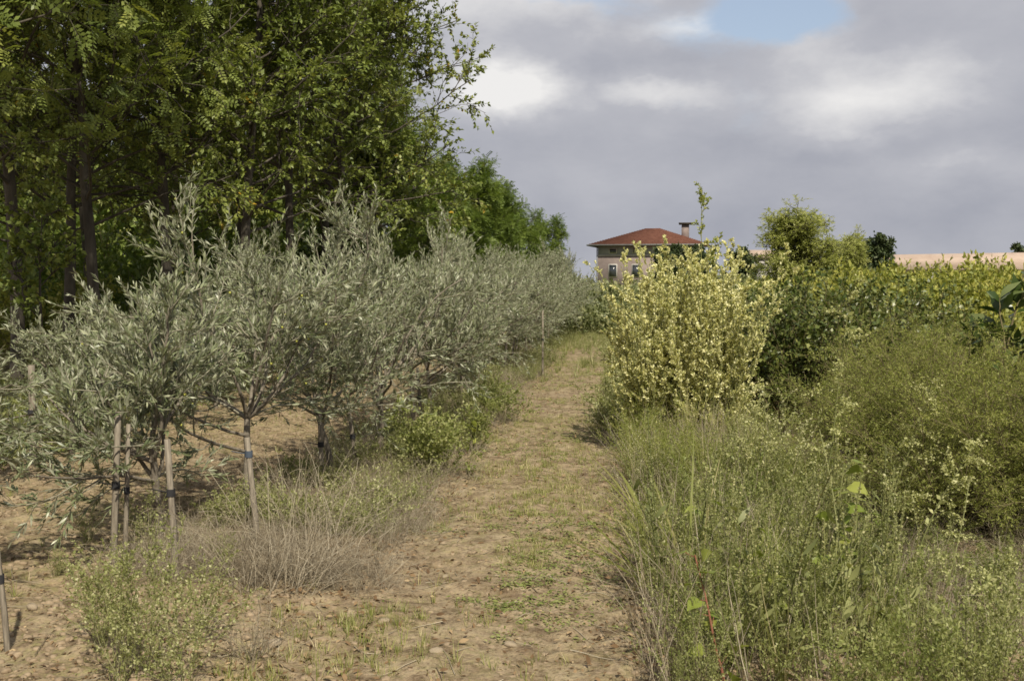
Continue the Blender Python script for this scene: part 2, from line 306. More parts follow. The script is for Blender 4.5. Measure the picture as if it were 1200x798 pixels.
# ------------------------------------------------------------------ objects
COL = sc.collection
def setp(o, label=None, cat=None, group=None, kind=None):
    if label: o['label'] = label
    if cat: o['category'] = cat
    if group: o['group'] = group
    if kind: o['kind'] = kind
    return o
def obj(name, me, parent=None, loc=None):
    o = bpy.data.objects.new(name, me); COL.objects.link(o)
    if parent: o.parent = parent
    if loc is not None: o.location = loc
    return o
def place(root, parts, loc, rz, sca, label, cat, group=None, kind=None, tilt=(0, 0)):
    """parts: list of (part name, mesh). One Empty parents the parts; parts share mesh data between repeats."""
    e_ = obj(root, None, None, loc); e_.empty_display_size = .1
    e_.rotation_euler = (tilt[0], tilt[1], rz); e_.scale = sca if hasattr(sca, '__len__') else (sca,) * 3
    for pn, me in parts: obj(pn, me, e_)
    return setp(e_, label, cat, group, kind)

# ground height
_gr = np.random.default_rng(5)
_tab = _gr.uniform(-1, 1, (256, 256))
def vnoise(x, y, s):
    x = np.asarray(x, float) / s; y = np.asarray(y, float) / s
    i = np.floor(x).astype(int); j = np.floor(y).astype(int); fx = x - i; fy = y - j; fx = fx * fx * (3 - 2 * fx); fy = fy * fy * (3 - 2 * fy)
    T = lambda a, b: _tab[a & 255, b & 255]
    return (T(i, j) * (1 - fx) + T(i + 1, j) * fx) * (1 - fy) + (T(i, j + 1) * (1 - fx) + T(i + 1, j + 1) * fx) * fy
def hgt(x, y, fine=True):
    x = np.asarray(x, float); y = np.asarray(y, float)
    d = np.clip((np.hypot(x, y - 6) - 18) / 30, 0, 1)
    z = vnoise(x, y, 2.7) * .035 + vnoise(x + 40, y, 1.1) * .022
    z += .05 * np.exp(-((x + 2.2) / .45) ** 2) + .05 * np.exp(-((x - .9) / .5) ** 2) + .05 * np.exp(-((x - 2.9) / .6) ** 2)
    z += -.022 * (np.exp(-((x + 1.0) / .17) ** 2) + np.exp(-((x + .12) / .17) ** 2)) * (.6 + .6 * vnoise(x, y, 1.9)) + vnoise(x, y, .55) * .014
    if fine:
        out = 1 - .25 * np.exp(-((x + .6) / .7) ** 4)
        z += (vnoise(x, y + 9, .33) * .020 + np.abs(vnoise(x + 3, y, .14)) * .026 + vnoise(x, y, .065) * .012) * out
    return z * (1 - d)
def axis(segs):
    out = []
    for a, b, n, p in segs: t = np.linspace(0, 1, n, endpoint=False) ** p; out.append(a + (b - a) * t)
    return np.concatenate(out + [[segs[-1][1]]])
def sheet(xs, ys, keep=None, dz=0.0):
    X, Y = np.meshgrid(xs, ys); Z = hgt(X, Y) + dz; nx = len(xs)
    V = np.stack([X, Y, Z], -1).reshape(-1, 3)
    i, j = np.meshgrid(np.arange(len(xs) - 1), np.arange(len(ys) - 1)); b = (j * nx + i)
    q = np.stack([b, b + 1, b + nx + 1, b + nx], -1).reshape(-1, 4)
    if keep is not None:
        c = V[q].mean(1); k = keep(c[:, 0], c[:, 1]); q = q[k]
        u, inv = np.unique(q, return_inverse=True); V = V[u]; q = inv.reshape(-1, 4)
    return Geo().add(V, q)
neg = -axis([(4.5, 8, 50, 1.2), (8, 1500, 50, 4)])[::-1]
xs = np.concatenate([neg[:-1], axis([(-4.5, 4.5, 260, 1), (4.5, 8, 50, 1.2), (8, 1500, 50, 4)])])
ys = np.concatenate([axis([(-60, 2, 20, .6)])[:-1], axis([(2, 3.6, 14, 1), (3.6, 13, 250, 1.15), (13, 40, 150, 1.4), (40, 3000, 50, 4)])])
setp(obj('ground', sheet(xs, ys).mesh('ground', 'soil', True)), kind='structure')
def in_path(x, y):
    j = vnoise(x, y, .35) * .10 + vnoise(x, y, 1.3) * .14
    return (x > -1.35 + j + .012 * np.clip(y - 6, 0, 20)) & (x < .12 + j * .8) & (y > 2.2) & (y < 38)
setp(obj('dirt_path', sheet(xs[(xs > -1.8) & (xs < .6)], ys[(ys > 2) & (ys < 40)], in_path, .006).mesh('dirt_path', 'soil', True)), kind='structure')
gz = lambda x, y: float(hgt(x, y, False))
def L3(x, y, dz=-.01): return (x, y, gz(x, y) + dz)

# ------------------------------------------------------------------ plant meshes
FRUIT_SPOTS = []
def olive(seed, H=2.1, W=.8, dens=1.0, low=.65, lean=(0, 0), lz=1.0, nlow=4):
    g = np.random.default_rng(seed); k = H / 2.1
    tr, br, lf, fr = Geo(), Geo(), Geo(), Geo()
    P0 = grow(g, np.zeros((1, 3)), np.array([[lean[0], lean[1], 1.]]), low, 7, .10); tubes(tr, P0, .026, .019, 8)
    n1 = 10; a = np.arange(n1) * 2.4 + g.uniform(0, 6); st = P0[0, g.integers(4, 7, n1)]
    inc = g.uniform(.3, 1.35, n1); d = np.stack([np.cos(a) * np.sin(inc), np.sin(a) * np.sin(inc), np.cos(inc)], 1)
    L1 = (H - low) * g.uniform(.62, .86, n1) * (1 - .25 * np.abs(inc - .5)); L1 = L1 * W / .8
    P1 = grow(g, st, d, L1, 9, .22, (0, 0, .55)); tubes(tr, P1, .013, .005, 6)
    s, d, t, _ = kids(g, P1, 8, .18, 1, .85); P2 = grow(g, s, d, (.55 - .2 * t) * k * g.uniform(.7, 1.2, len(s)), 6, .25, (0, 0, .35)); tubes(br, P2, .0055, .0025, 4)
    s, d, t, _ = kids(g, P2, int(6 * dens), .15, 1, .65); P3 = grow(g, s, d, g.uniform(.14, .34, len(s)) * k, 5, .2, (0, 0, .45)); tubes(br, P3, .0022, .0012, 3)
    a = g.uniform(0, 6.28, nlow); PL = grow(g, P0[0, g.integers(4, 7, nlow)], np.stack([np.cos(a), np.sin(a), np.full(nlow, .45)], 1), g.uniform(.55, .95, nlow) * k, 8, .2, (0, 0, -.75)); tubes(br, PL, .009, .003, 5)
    s, d, t, _ = kids(g, PL, 9, .25, 1, .7); PM = grow(g, s, d, g.uniform(.15, .4, len(s)) * k, 5, .25, (0, 0, .1)); tubes(br, PM, .0028, .0012, 3)
    # upright shoots out of the top
    top = P1[P1[:, -1, 2] > np.median(P1[:, -1, 2])]; s, d, t, _ = kids(g, top, 7, .55, 1, .4)
    d[:, 2] += .9; P4 = grow(g, s, d, g.uniform(.16, .42, len(s)) * k, 6, .12, (0, 0, .4)); tubes(br, P4, .0035, .0014, 3)
    for P, n in ((P3, int(19 * dens)), (P4, 40), (P2[:, 2:], 12), (PM, 24)):
        s, d, t, _ = kids(g, P, n, .08, 1, .5, .18); m = len(s)
        leaves(lf, t_leaf(.092, .08), s, d + (0, 0, .12), upn(g, m, .9), lz * g.uniform(.042, .072, m) * (1 - .25 * t), g.uniform(0, 1, m))
    s, d, t, _ = kids(g, P2, 1, .3, 1, 1.2); FRUIT_SPOTS.append(s[(s[:, 2] > low) & (s[:, 1] < .1)][:64])
    return [('trunk', tr.mesh('olive_trunk', 'olive_bark', True)), ('branches', br.mesh('olive_branches', 'olive_twig')), ('crown', lf.mesh('olive_crown', 'olive'))]
def ico():
    p = (1 + 5 ** .5) / 2; v = np.array([(-1, p, 0), (1, p, 0), (-1, -p, 0), (1, -p, 0), (0, -1, p), (0, 1, p), (0, -1, -p), (0, 1, -p), (p, 0, -1), (p, 0, 1), (-p, 0, -1), (-p, 0, 1)], float)
    f = np.array([(0, 11, 5), (0, 5, 1), (0, 1, 7), (0, 7, 10), (0, 10, 11), (1, 5, 9), (5, 11, 4), (11, 10, 2), (10, 7, 6), (7, 1, 8), (3, 9, 4), (3, 4, 2), (3, 2, 6), (3, 6, 8), (3, 8, 9), (4, 9, 5), (2, 4, 11), (6, 2, 10), (8, 6, 7), (9, 8, 1)])
    return nrm(v), f
ICO = ico()

def tree(seed, H, tr_r, limbs, L1, t0, sub, tw, nl, leaf, lsize, mat, bark='bark', ang=1.15, trop=.35, narrow=.55, l2=.42, l3=.5, leafang=.8):
    g = np.random.default_rng(seed); tr, lf = Geo(), Geo()
    P0 = grow(g, np.zeros((1, 3)), np.array([[0, 0, 1.]]), H * .93, 14, .07); tubes(tr, P0, tr_r, tr_r * .2, 9, p=.8)
    s, d, t, _ = kids(g, P0, limbs, t0, 1, ang, .2, True); f = 1 - narrow * (t - t0) / (1 - t0)
    P1 = grow(g, s, d, L1 * f * g.uniform(.7, 1.15, len(s)), 8, .2, (0, 0, trop)); tubes(tr, P1, tr_r * .26 * f, .008, 5)
    s, d, t, p = kids(g, P1, sub, .2, 1, .8); LL = np.linalg.norm(P1[:, -1] - P1[:, 0], axis=1)[p]
    P2 = grow(g, s, d, LL * l2 * (1.1 - .5 * t), 5, .25, (0, 0, .2)); tubes(tr, P2, .009, .004, 3)
    s, d, t, p = kids(g, P2, tw, .2, 1, .7); P3 = grow(g, s, d, LL.mean() * l2 * l3 * g.uniform(.6, 1.3, len(s)), 4, .25, (0, 0, 0)); tubes(tr, P3, .004, .002, 3)
    s, d, t, _ = kids(g, P3, nl, .1, 1, leafang); m = len(s)
    leaves(lf, leaf, s, d, upn(g, m, .55), lsize * g.uniform(.7, 1.25, m), np.clip(np.repeat(g.uniform(0, 1, len(P2) * tw // tw), tw * nl)[:m] * .5 + g.uniform(0, .5, m), 0, 1))
    return [('trunk', tr.mesh('trunk', bark, True)), ('crown', lf.mesh('crown', mat))]

def shrub(seed, n, H, spread, sub, tw, nl, leaf, lsize, mat, bark, arch=.0, subL=.35, twL=.16, wob=.15, leafang=.7, t0=.1, base_r=.15, stem=.008, tip=.6, lmin=.6):
    g = np.random.default_rng(seed); tr, lf = Geo(), Geo()
    a = g.uniform(0, 6.283, n); inc = np.abs(g.normal(0, spread, n)); rr = g.uniform(0, base_r, n)
    st = np.stack([np.cos(a) * rr, np.sin(a) * rr, np.zeros(n)], 1); d = np.stack([np.cos(a) * np.sin(inc), np.sin(a) * np.sin(inc), np.cos(inc)], 1)
    P1 = grow(g, st, d, H * g.uniform(lmin, 1.08, n), 9, wob, (0, 0, -arch)); tubes(tr, P1, stem, stem * .25, 4)
    s, d, t, _ = kids(g, P1, sub, t0, 1, .7); P2 = grow(g, s, d, subL * (1.15 - tip * t) * g.uniform(.6, 1.3, len(s)), 5, .2, (0, 0, .3 - arch)); tubes(tr, P2, stem * .4, stem * .15, 3)
    src = [(P1[:, 3:], nl * 2), (P2, nl)]
    if tw:
        s, d, t, _ = kids(g, P2, tw, .1, 1, .6); P3 = grow(g, s, d, twL * g.uniform(.6, 1.3, len(s)), 4, .2, (0, 0, .1)); tubes(tr, P3, stem * .15, stem * .08, 3); src = [(P3, nl), (P2[:, 2:], nl // 2 + 1), (P1[:, 5:], nl)]
    for P, k in src:
        s, d, t, _ = kids(g, P, k, .05, 1, leafang); m = len(s)
        leaves(lf, leaf, s, d, upn(g, m, .9), lsize * g.uniform(.6, 1.2, m), g.uniform(0, 1, m))
    return [('stems', tr.mesh('stems', bark)), ('foliage', lf.mesh('foliage', mat))]

# --- left: olives
OL = [olive(11, 1.72, .95, .85, .68, lz=1.2, nlow=3), olive(12, 2.2, .9, 1.1, .7, lz=1.1), olive(13, 2.3, .95, 1.25, .72), olive(14, 2.35, .95, 1.2, .75), olive(15, 2.0, 1.0, 1.15, .6)]
near_olives = [  # each differs in height, lean and crown
  # x, y, variant, rot, scale, label
    (-3.62, 5.0, 0, 1.0, .95, 'small olive tree cut off at the picture edge, pale twigs over the shaded soil'),
    (-2.72, 6.4, 0, 2.6, 1.0, 'low silvery olive tree tied to two pale stakes, in front of taller olives'),
    (-2.45, 7.2, 1, 0.4, 1.06, 'olive tree hung with yellow-green fruit, just behind the low one on two stakes'),
    (-2.2, 8.6, 2, 4.1, 1.0, 'olive tree on a thin dark crooked stem above the dry brown grass'),
    (-2.15, 10.1, 4, 2.2, 1.08, 'olive tree whose dark trunk forks low, beside the dark green bush'),
    (-2.1, 11.6, 1, 3.3, 1.0, 'olive tree with a post-like trunk just beyond the forked one'),
]
FM = Geo().add(ICO[0] * (.0085, .0085, .011), None, ICO[1]).mesh('fruit', 'fruit', True)
for x, y, v, rz, s, lab in near_olives:
    e_ = place('olive_tree', OL[v], L3(x, y), rz, (s * 1.04, s * 1.04, s * (.97 + .06 * math.sin(5 * y))), lab, 'olive tree', 'olive trees along the path')
    if 'fruit' in lab:
        for c in FRUIT_SPOTS[v]: f_ = obj('fruit', FM, e_, tuple(c + (0, 0, -.018)))
rg = np.random.default_rng(77)
y = 13.0
while y < 40:
    v = int(rg.integers(1, 5))
    far = y > 22
    place('olive_tree', OL[v], L3(-2.08 + .022 * max(0, y - 18) + rg.normal(0, .08), y), rg.uniform(0, 6), (rg.uniform(.95, 1.15) + .012 * max(0, y - 18), rg.uniform(.95, 1.15), rg.uniform(.88, 1.12)),
          'far grey-green olive tree merging into the row where the path ends' if far else 'grey-green olive tree in the middle of the row, its trunk behind low weeds',
          'olive tree', 'olive trees along the path')
    y += rg.uniform(1.25, 1.6)
y = 6.3; i = 0
while y < 24:
    place('olive_tree', OL[0 if y < 10 else int(rg.integers(0, 5))], L3(-5.0 + rg.normal(0, .15), y), rg.uniform(0, 6), rg.uniform(.85, .98) if y < 12 else rg.uniform(.85, 1.0),
          'olive tree of the back row, standing in shade before the dark trunks' if y < 12 else 'olive tree of the back row, mostly behind the first row', 'olive tree', 'olive trees in the back row')
    y += rg.uniform(1.5, 1.9)

# --- left: tall trees
pin = t_pinnate(5, .085, .30, .35)
ova = t_rhomb(.30, .15)
TT = [tree(21, 11, .10, 42, 2.9, .28, 9, 4, 5, t_pinnate(5, .075, .27, .35), .21, 'tall'), tree(22, 12, .11, 46, 3.0, .27, 10, 5, 16, ova, .085, 'tall'), tree(23, 10.5, .10, 46, 2.8, .25, 10, 5, 16, ova, .08, 'tall')]
TN = tree(24, 11, .10, 36, 3.1, .30, 9, 3, 5, pin, .25, 'tall', trop=.1)
talls = [(-7.6, 11.0, 3, .5, 'tall broadleaf tree hanging its large compound leaves over the olives, yellow leaves among them'),
         (at(18, 15), 15.0, 1, 2.2, 'dark slim tree trunk beside the picture edge, behind the back olives'),
         (at(80, 16), 16.0, 2, 4.0, 'dark tree trunk just past the thin sapling, with a big leafy spray at its top'),
         (at(118, 15.4), 15.4, 0, 3.1, 'dark tree trunk closest to the tall olive shoots, its crown nearly black inside'),
         (at(205, 17), 17.0, 1, .2, 'tall tree whose shaded trunk stands behind the highest olive'),
         (at(285, 17.5), 17.5, 2, 5.0, 'tall tree with a dark hollow beside its trunk, above the olive tops'),
         (at(345, 19.5), 19.5, 0, 1.6, 'tall tree behind the olives between the dark hollow and the sunlit edge'),
         (at(395, 21.5), 21.5, 1, 2.9, 'tall sunlit yellow-green tree second from the open sky'),
         (at(378, 24), 24.0, 2, 4.4, 'tall sunlit tree at the end of the tall wood, its leafy edge against the clouds')]
TT.append(TN)
for x, y, v, rz, lab in talls: place('broadleaf_tree', TT[v], L3(x, y), rz, 1.0, lab, 'tree', 'tall trees behind the olives')
for px, y, v in ((20, 22, 2), (110, 22.5, 0), (200, 23.5, 2), (290, 25, 1), (370, 27, 0)):
    place('broadleaf_tree', TT[v], L3(at(px, y), y), px, 1.02, 'shaded tree deep in the tall wood, seen only between the nearer crowns', 'tree', 'trees deeper in the wood')
RB = [tree(31, 5.4, .09, 40, 2.1, .10, 11, 3, 8, t_pinnate(5, .06, .2, .3), .27, 'robinia', trop=.5), tree(32, 5.0, .08, 40, 2.2, .10, 11, 3, 8, t_pinnate(5, .06, .2, .3), .27, 'robinia', trop=.5)]
for k, (px, y, s) in enumerate(((449, 26.5, 1.12), (489, 31, .98), (525, 36, .98), (565, 42, 1.02), (590, 49, 1.02), (612, 57, 1.02), (628, 66, .97))):
    lab = ['feathery bright green tree at the foot of the tall wood, tallest of its row', 'feathery green tree just past the end of the tall wood',
           'feathery green tree with loose sprays against the sky, below the cloud bank'][k] if k < 3 else 'far feathery green tree in the sloping line above the olives'
    place('feathery_tree', RB[k % 2], L3(at(px, y), y), k * 1.7, s, lab, 'tree', 'feathery green trees beyond the tall wood')
# sapling and understorey
SP = tree(41, 2.7, .035, 14, .8, .45, 6, 3, 5, t_rhomb(.28), .10, 'tall', trop=.2)
place('sapling', SP, L3(at(54, 14), 14), 0, 1, 'thin dark sapling on a straight stem between two tree trunks', 'sapling')
US = [shrub(51, 16, 1.9, .5, 9, 3, 6, t_rhomb(.28), .10, 'robinia', 'brownstem', .2, .6, .25, base_r=.6), shrub(52, 14, 1.6, .6, 9, 3, 6, t_rhomb(.28), .10, 'field', 'brownstem', .3, .6, .25, base_r=.6)]
for px, y, v, s in ((30, 19, 1, 1.0), (62, 20, 1, 1.1), (100, 24, 0, 1.3), (150, 21, 0, 1.3), (10, 26, 0, 1.7), (60, 30, 0, 2.0), (120, 30, 0, 2.1), (190, 28, 0, 2.0), (250, 30, 0, 2.0), (320, 31, 0, 2.0), (390, 33, 0, 2.0), (-30, 21, 0, 1.6)):
    place('undergrowth_bush', US[v], L3(at(px, y), y), px * .3, s, 'yellow-green bush lit by sun beneath the wood, seen past the dark trunks' if v else 'dim green bush growing under the tall trees', 'bush', 'bushes under the tall trees')

# --- stakes
def stake(px, py, hh, lean, lab, tie='tie', r=.021, ty=.55):
    D = CAM_H * 1287 / (py - 330.0); y = D; x = at(px, y)
    g = np.random.default_rng(int(px)); ge = Geo()
    P = np.array([[(0, 0, -.12), (lean[0] * .3, lean[1] * .3, hh * .3), (lean[0] * .62, lean[1] * .6, hh * .62), (lean[0], lean[1], hh)]]); tubes(ge, P, r, r * .8, 6)
    n = ge.n; v = ge.V[-1]; ge.T.append(np.array([[n - 6, n - 5, n - 4], [n - 6, n - 4, n - 3], [n - 6, n - 3, n - 2], [n - 6, n - 2, n - 1]])); ge.rt.append(np.full(4, .5))
    t = Geo(); c = np.array([lean[0] * ty, lean[1] * ty, hh * ty])
    tubes(t, np.array([[c - (0, 0, .02), c, c + (0, 0, .02)]]), r * 1.18, r * 1.18, 8)
    tubes(t, np.array([[c, c + (-.05, .02, .0), c + (-.12, .03, .01)]]), .004, .003, 4)
    place('stake', [('pole', ge.mesh('pole', 'stake')), ('tie', t.mesh('tie', tie))], L3(x, y), 0, 1, lab, 'stake', 'wooden stakes in the olive row')
stake(127, 690, .92, (.04, .02), 'pale wooden stake supporting the low olive, standing in the tall green weeds')
stake(141, 686, .84, (.03, .02), 'thinner pale stake set close against the first one in the weeds', r=.015)
stake(203, 702, .76, (-.06, .04), 'grey weathered stake leaning left, dark at its foot, among pale flowering weeds', ty=.62)
stake(2, 800, .62, (-.06, .0), 'bare stake at the bottom corner of the picture on open soil', r=.014)
stake(300, 662, .66, (-.08, .05), 'crooked grey stake with a blue tie, leaning out of the dry grass', 'bluetie', ty=.85)
stake(376, 585, .62, (-.02, .02), 'short dark stake rising behind the dry grass tangle')
stake(418, 562, .55, (-.08, .02), 'slim dark stake between the dry grass and the forked olive')
stake(494, 512, .72, (-.05, .02), 'dark stake just behind the low dark green bush')
stake(636, 440, 1.2, (0, 0), 'pale upright stake by the path in the middle distance')
stake(36, 565, .9, (0, 0), 'dark thick post in the shade under the back olives', r=.035)

# --- right: variegated shrubs
VG = [shrub(61, 72, 2.05, .21, 20, 0, 32, t_rhomb(.32), .030, 'varieg', 'stem', -.12, .27, tip=.95, base_r=.16, t0=.12, wob=.12), shrub(62, 72, 1.95, .22, 20, 0, 32, t_rhomb(.32), .030, 'varieg', 'stem', -.12, .27, tip=.95, base_r=.18, t0=.1, wob=.12)]
place('variegated_shrub', VG[0], L3(at(768, 10.8), 10.8), 0, (1, 1, .93), 'cream and yellow variegated shrub next to the path, thick with upright shoots', 'shrub', 'variegated shrubs beside the path')
place('variegated_shrub', VG[1], L3(at(836, 10.6), 10.6), 2, (.95, 1, .98), 'cream variegated shrub beside the dark hollow, its tallest shoot against the willow', 'shrub', 'variegated shrubs beside the path')
place('variegated_shrub', VG[1], L3(at(800, 11.7), 11.7), 4, (.95, 1.0, 1.02), 'variegated shrub standing behind the other two', 'shrub', 'variegated shrubs beside the path')
TS = shrub(63, 3, 2.35, .035, 14, 2, 9, t_rhomb(.3), .034, 'feather', 'stem', 0, .16, .08, base_r=.03, t0=.6, stem=.009, wob=.05)
place('tall_shoot', TS, (at(823, 11.2), 11.2, gz(1, 11.2)), 0, 1.0, 'lone thin olive-brown shoot standing above the variegated shrubs', 'weed')

# --- right: hedge, feathery shrubs, loquat
HG = [shrub(71, 34, 1.35, .55, 10, 3, 7, t_rhomb(.30), .055, 'hedge', 'brownstem', .15, .38, .18, base_r=.35), shrub(72, 34, 1.4, .5, 10, 3, 7, t_rhomb(.30), .055, 'hedge', 'brownstem', .15, .38, .18, base_r=.35)]
hp = [(930, 11.8, 1.05, 'dark green shrub with arching pale-tipped sprays beside the dark hollow'), (962, 12.4, 1.12, 'dark glossy shrub at the foot of the willow'), (1005, 12.2, 1.1, 'rounded dark glossy shrub behind the feathery ones, nearest the tall drooping weed'),
      (1050, 14.2, 1.08, 'dark glossy shrub in the middle of the hedge'), (1105, 14.0, 1.0, 'dark glossy shrub at the hedge end by the yellow-green field')]
for k, (px, y, s, lab) in enumerate(hp): place('hedge_shrub', HG[k % 2], L3(at(px, y), y), k * 1.3, s, lab, 'shrub', 'dark glossy shrubs of the hedge')
for k in range(14):
    y = 15.5 + k * 1.15; place('hedge_shrub', HG[k % 2], L3(2.95 + rg.normal(0, .3) , y), k * 2.1, 1.0 + rg.uniform(-.05, .08), 'dark shrub further along the hedge, only its top showing', 'shrub', 'dark shrubs further along the hedge')
FE = [shrub(81, 64, 1.3, .55, 13, 7, 12, t_rhomb(.11), .023, 'feather', 'brownstem', .35, .36, .14, base_r=.3, wob=.2, stem=.006, lmin=.4), shrub(82, 64, 1.35, .6, 13, 7, 12, t_rhomb(.11), .023, 'feather', 'brownstem', .45, .34, .14, base_r=.3, wob=.2, stem=.006, lmin=.4)]
fp = [(1055, 10.2, .85, 'fine feathery shrub at the path end of its row, low and brown at the foot'), (1065, 9.0, 1.02, 'feathery olive-green shrub behind the arching pale panicle'), (1140, 8.6, 1.1, 'largest feathery shrub, before the broad dark leaves'),
      (1120, 7.4, .92, 'feathery shrub overhanging the black gap in its row'), (1215, 7.5, 1.1, 'feathery shrub at the picture edge above the deep shadow'), (1100, 10.6, 1.0, 'feathery shrub right in front of the dark hedge')]
for k, (px, y, s, lab) in enumerate(fp): place('feathery_shrub', FE[k % 2], L3(at(px, y), y), k * 1.1, (s * 1.05, s * 1.05, s * .9), lab, 'shrub', 'feathery shrubs in a row')
LQ = shrub(91, 4, 1.5, .2, 6, 0, 7, t_leaf(.17, .25), .20, 'loquat', 'brownstem', -.1, .25, t0=.35, base_r=.05, stem=.018, leafang=.9)
place('broadleaf_shrub', LQ, L3(at(1183, 8.9), 8.9), 0, 1.12, 'young shrub with big dark drooping leaves at the picture edge', 'shrub')
# field of yellow-green plants
FD = [shrub(101 + k, 26, 1.35, .45, 8, 2, 7, t_rhomb(.3), .075, 'field', 'stem', .1, .35, .2, base_r=.4) for k in range(3)]
cnt = 0
for r_ in range(9):
    X0 = 5.0 + r_ * 1.9
    y = 14.5 + r_ * 1.2
    while y < 62:
        x = X0 + rg.normal(0, .25)
        px = 600 + 1287 * math.tan(math.atan2(x, y) + YAW)
        if px < 1290:
            place('field_shrub', FD[cnt % 3], L3(x, y), rg.uniform(0, 6), (1.05, 1.05, 1.12 - .12 * (y > 34) + rg.uniform(-.12, .12) + (.012 + .022 * (y < 34)) * x), 'yellow-green leafy shrub in the rows of the open field', 'shrub', 'yellow-green shrubs in the field'); cnt += 1
        y += 1.35 * (1 + max(0, y - 25) * .03)

# --- background
WL = tree(111, 3.6, .09, 70, 1.55, .12, 11, 5, 9, t_rhomb(.13), .10, 'willow', ang=.75, trop=.7, narrow=.35)
place('willow', WL, L3(at(948, 35), 35), 0, (1.4, 1.3, .93), 'pale yellow-green willow rising above the hedge against grey cloud', 'tree')
place('willow', WL, L3(at(985, 37), 37), 2, (.85, .85, .76), 'smaller yellow-green willow tucked behind the big one, next to the dark round tree', 'tree')
DK = tree(121, 4.4, .14, 50, 1.9, .1, 12, 5, 6, t_rhomb(.38), .2, 'dark', ang=1.0, narrow=.4)
for px, y, s, lab in ((1020, 80, .98, 'dark round tree at the end of the long low building'), (1200, 100, .98, 'dark tree behind the pale roof at the picture edge'), (783, 78, .84, 'dark tree in front of the red-roofed house'),
                      (815, 82, .86, 'dark tree beside the chimney of the house, mostly behind the variegated shrub'), (872, 72, .76, 'low dark tree between the variegated shrub and the willow')):
    place('dark_tree', DK, L3(at(px, y), y), px, s, lab, 'tree', 'dark far trees')
# far scrub closing the view
def mass(seed, n, xr, yr, zr, size, mat, tm=None):
    g = np.random.default_rng(seed); ge = Geo(); x = g.uniform(*xr, n); y = g.uniform(*yr, n)
    top = zr * (.75 + .35 * vnoise(x, y, 2.0) + .2 * vnoise(x, y, .7)); z = top * g.random(n) ** .6
    P = np.stack([x, y, z], 1); leaves(ge, tm or t_rhomb(.35), P, g.normal(size=(n, 3)) + (0, 0, .6), upn(g, n), size * g.uniform(.6, 1.4, n), g.uniform(0, 1, n)); return ge
setp(obj('distant_scrub', mass(1, 60000, (-14, 60), (64, 70), 2.0, .22, 'x').mesh('distant_scrub', 'scrub')), 'strip of far green scrub closing off the fields before the buildings', 'scrub', kind='stuff')
setp(obj('path_end_scrub', mass(2, 26000, (-2.4, 1.4), (33, 44), 1.0, .10, 'x').mesh('path_end_scrub', 'scrub')), 'green scrub where the path runs out between olives and variegated shrubs', 'scrub', kind='stuff')
setp(obj('wood_mass', mass(3, 70000, (-40, -9), (38, 44), 9.0, .30, 'x').mesh('wood_mass', 'tall')), 'dim green mass of the wood seen between the trunks', 'woods', kind='stuff')

# --- buildings
def box(g, x0, x1, y0, y1, z0, z1):
    v = [(x, y, z) for z in (z0, z1) for y in (y0, y1) for x in (x0, x1)]
    g.add(v, [(0, 2, 3, 1), (4, 5, 7, 6), (0, 1, 5, 4), (2, 6, 7, 3), (0, 4, 6, 2), (1, 3, 7, 5)])
def bx(*a): g = Geo(); box(g, *a); return g
hx, hy = at(764, 128), 128
H_ = place('house', [], (hx, hy, 0), R(-8), 1, 'two-storey stone house with a red hip roof beyond the end of the path', 'house')
wx, wy = 5.6, 5.0
obj('wall', bx(-wx, wx, -wy, wy, -.3, 4.55).mesh('wall', 'wall'), H_)
obj('attic_wall', bx(-wx + .003, wx - .003, -wy + .003, wy - .003, 4.56, 5.75).mesh('attic_wall', 'band'), H_)
obj('string_course', bx(-wx - .06, wx + .06, -wy - .06, wy + .06, 4.50, 4.62).mesh('string_course', 'white'), H_)
g = Geo(); ex, ey, z0, z1 = wx + 1.0, wy + 1.0, 5.75, 7.75
g.add([(-ex, -ey, z0), (ex, -ey, z0), (ex, ey, z0), (-ex, ey, z0), (-.8, 0, z1), (.8, 0, z1)], [(0, 1, 5, 4), (2, 3, 4, 5), (3, 2, 1, 0)], [(1, 2, 5), (3, 0, 4)])
roof = obj('roof', g.mesh('roof', 'rooftile'), H_)
# tile courses on the front slopes
g = Geo()
for k in range(22):
    t = (k + .5) / 22; zz = z0 + (z1 - z0) * t; yy = -ey * (1 - t); xx = ex + (.8 - ex) * t
    box(g, -xx, xx, yy - .05, yy + .02, zz - .02, zz + .05)
obj('tile_courses', g.mesh('tile_courses', 'rooftile'), roof)
g = Geo(); box(g, -ex - .08, ex + .08, -ey - .14, -ey - .002, z0 - .14, z0 + .01); box(g, -ex - .14, -ex - .002, -ey, ey, z0 - .14, z0 + .01)
obj('gutter', g.mesh('gutter', 'gutter'), H_)
obj('downpipe', bx(-wx - .14, -wx - .03, -wy - .1, -wy + .02, 0, 5.6).mesh('downpipe', 'gutter'), H_)
ch = obj('chimney', bx(3.4, 4.2, -1.4, -.7, 6.0, 8.1).mesh('chimney', 'wall'), roof)
obj('chimney_cap', bx(3.1, 4.5, -1.7, -.4, 8.1, 8.3).mesh('chimney_cap', 'dkwood'), roof)
for xx in (-3.9, -1.3, 1.3, 3.9):
    f = obj('window', bx(xx - .45, xx + .45, -wy - .05, -wy + .0, 4.75, 5.35).mesh('window', 'white'), H_); obj('pane', bx(xx - .36, xx + .36, -wy - .08, -wy - .055, 4.83, 5.27).mesh('pane', 'glass'), f)
    f = obj('window', bx(xx - .5, xx + .5, -wy - .06, -wy - .003, 2.1, 3.6).mesh('window', 'white'), H_); obj('pane', bx(xx - .4, xx + .4, -wy - .1, -wy - .065, 2.2, 3.5).mesh('pane', 'glass'), f)
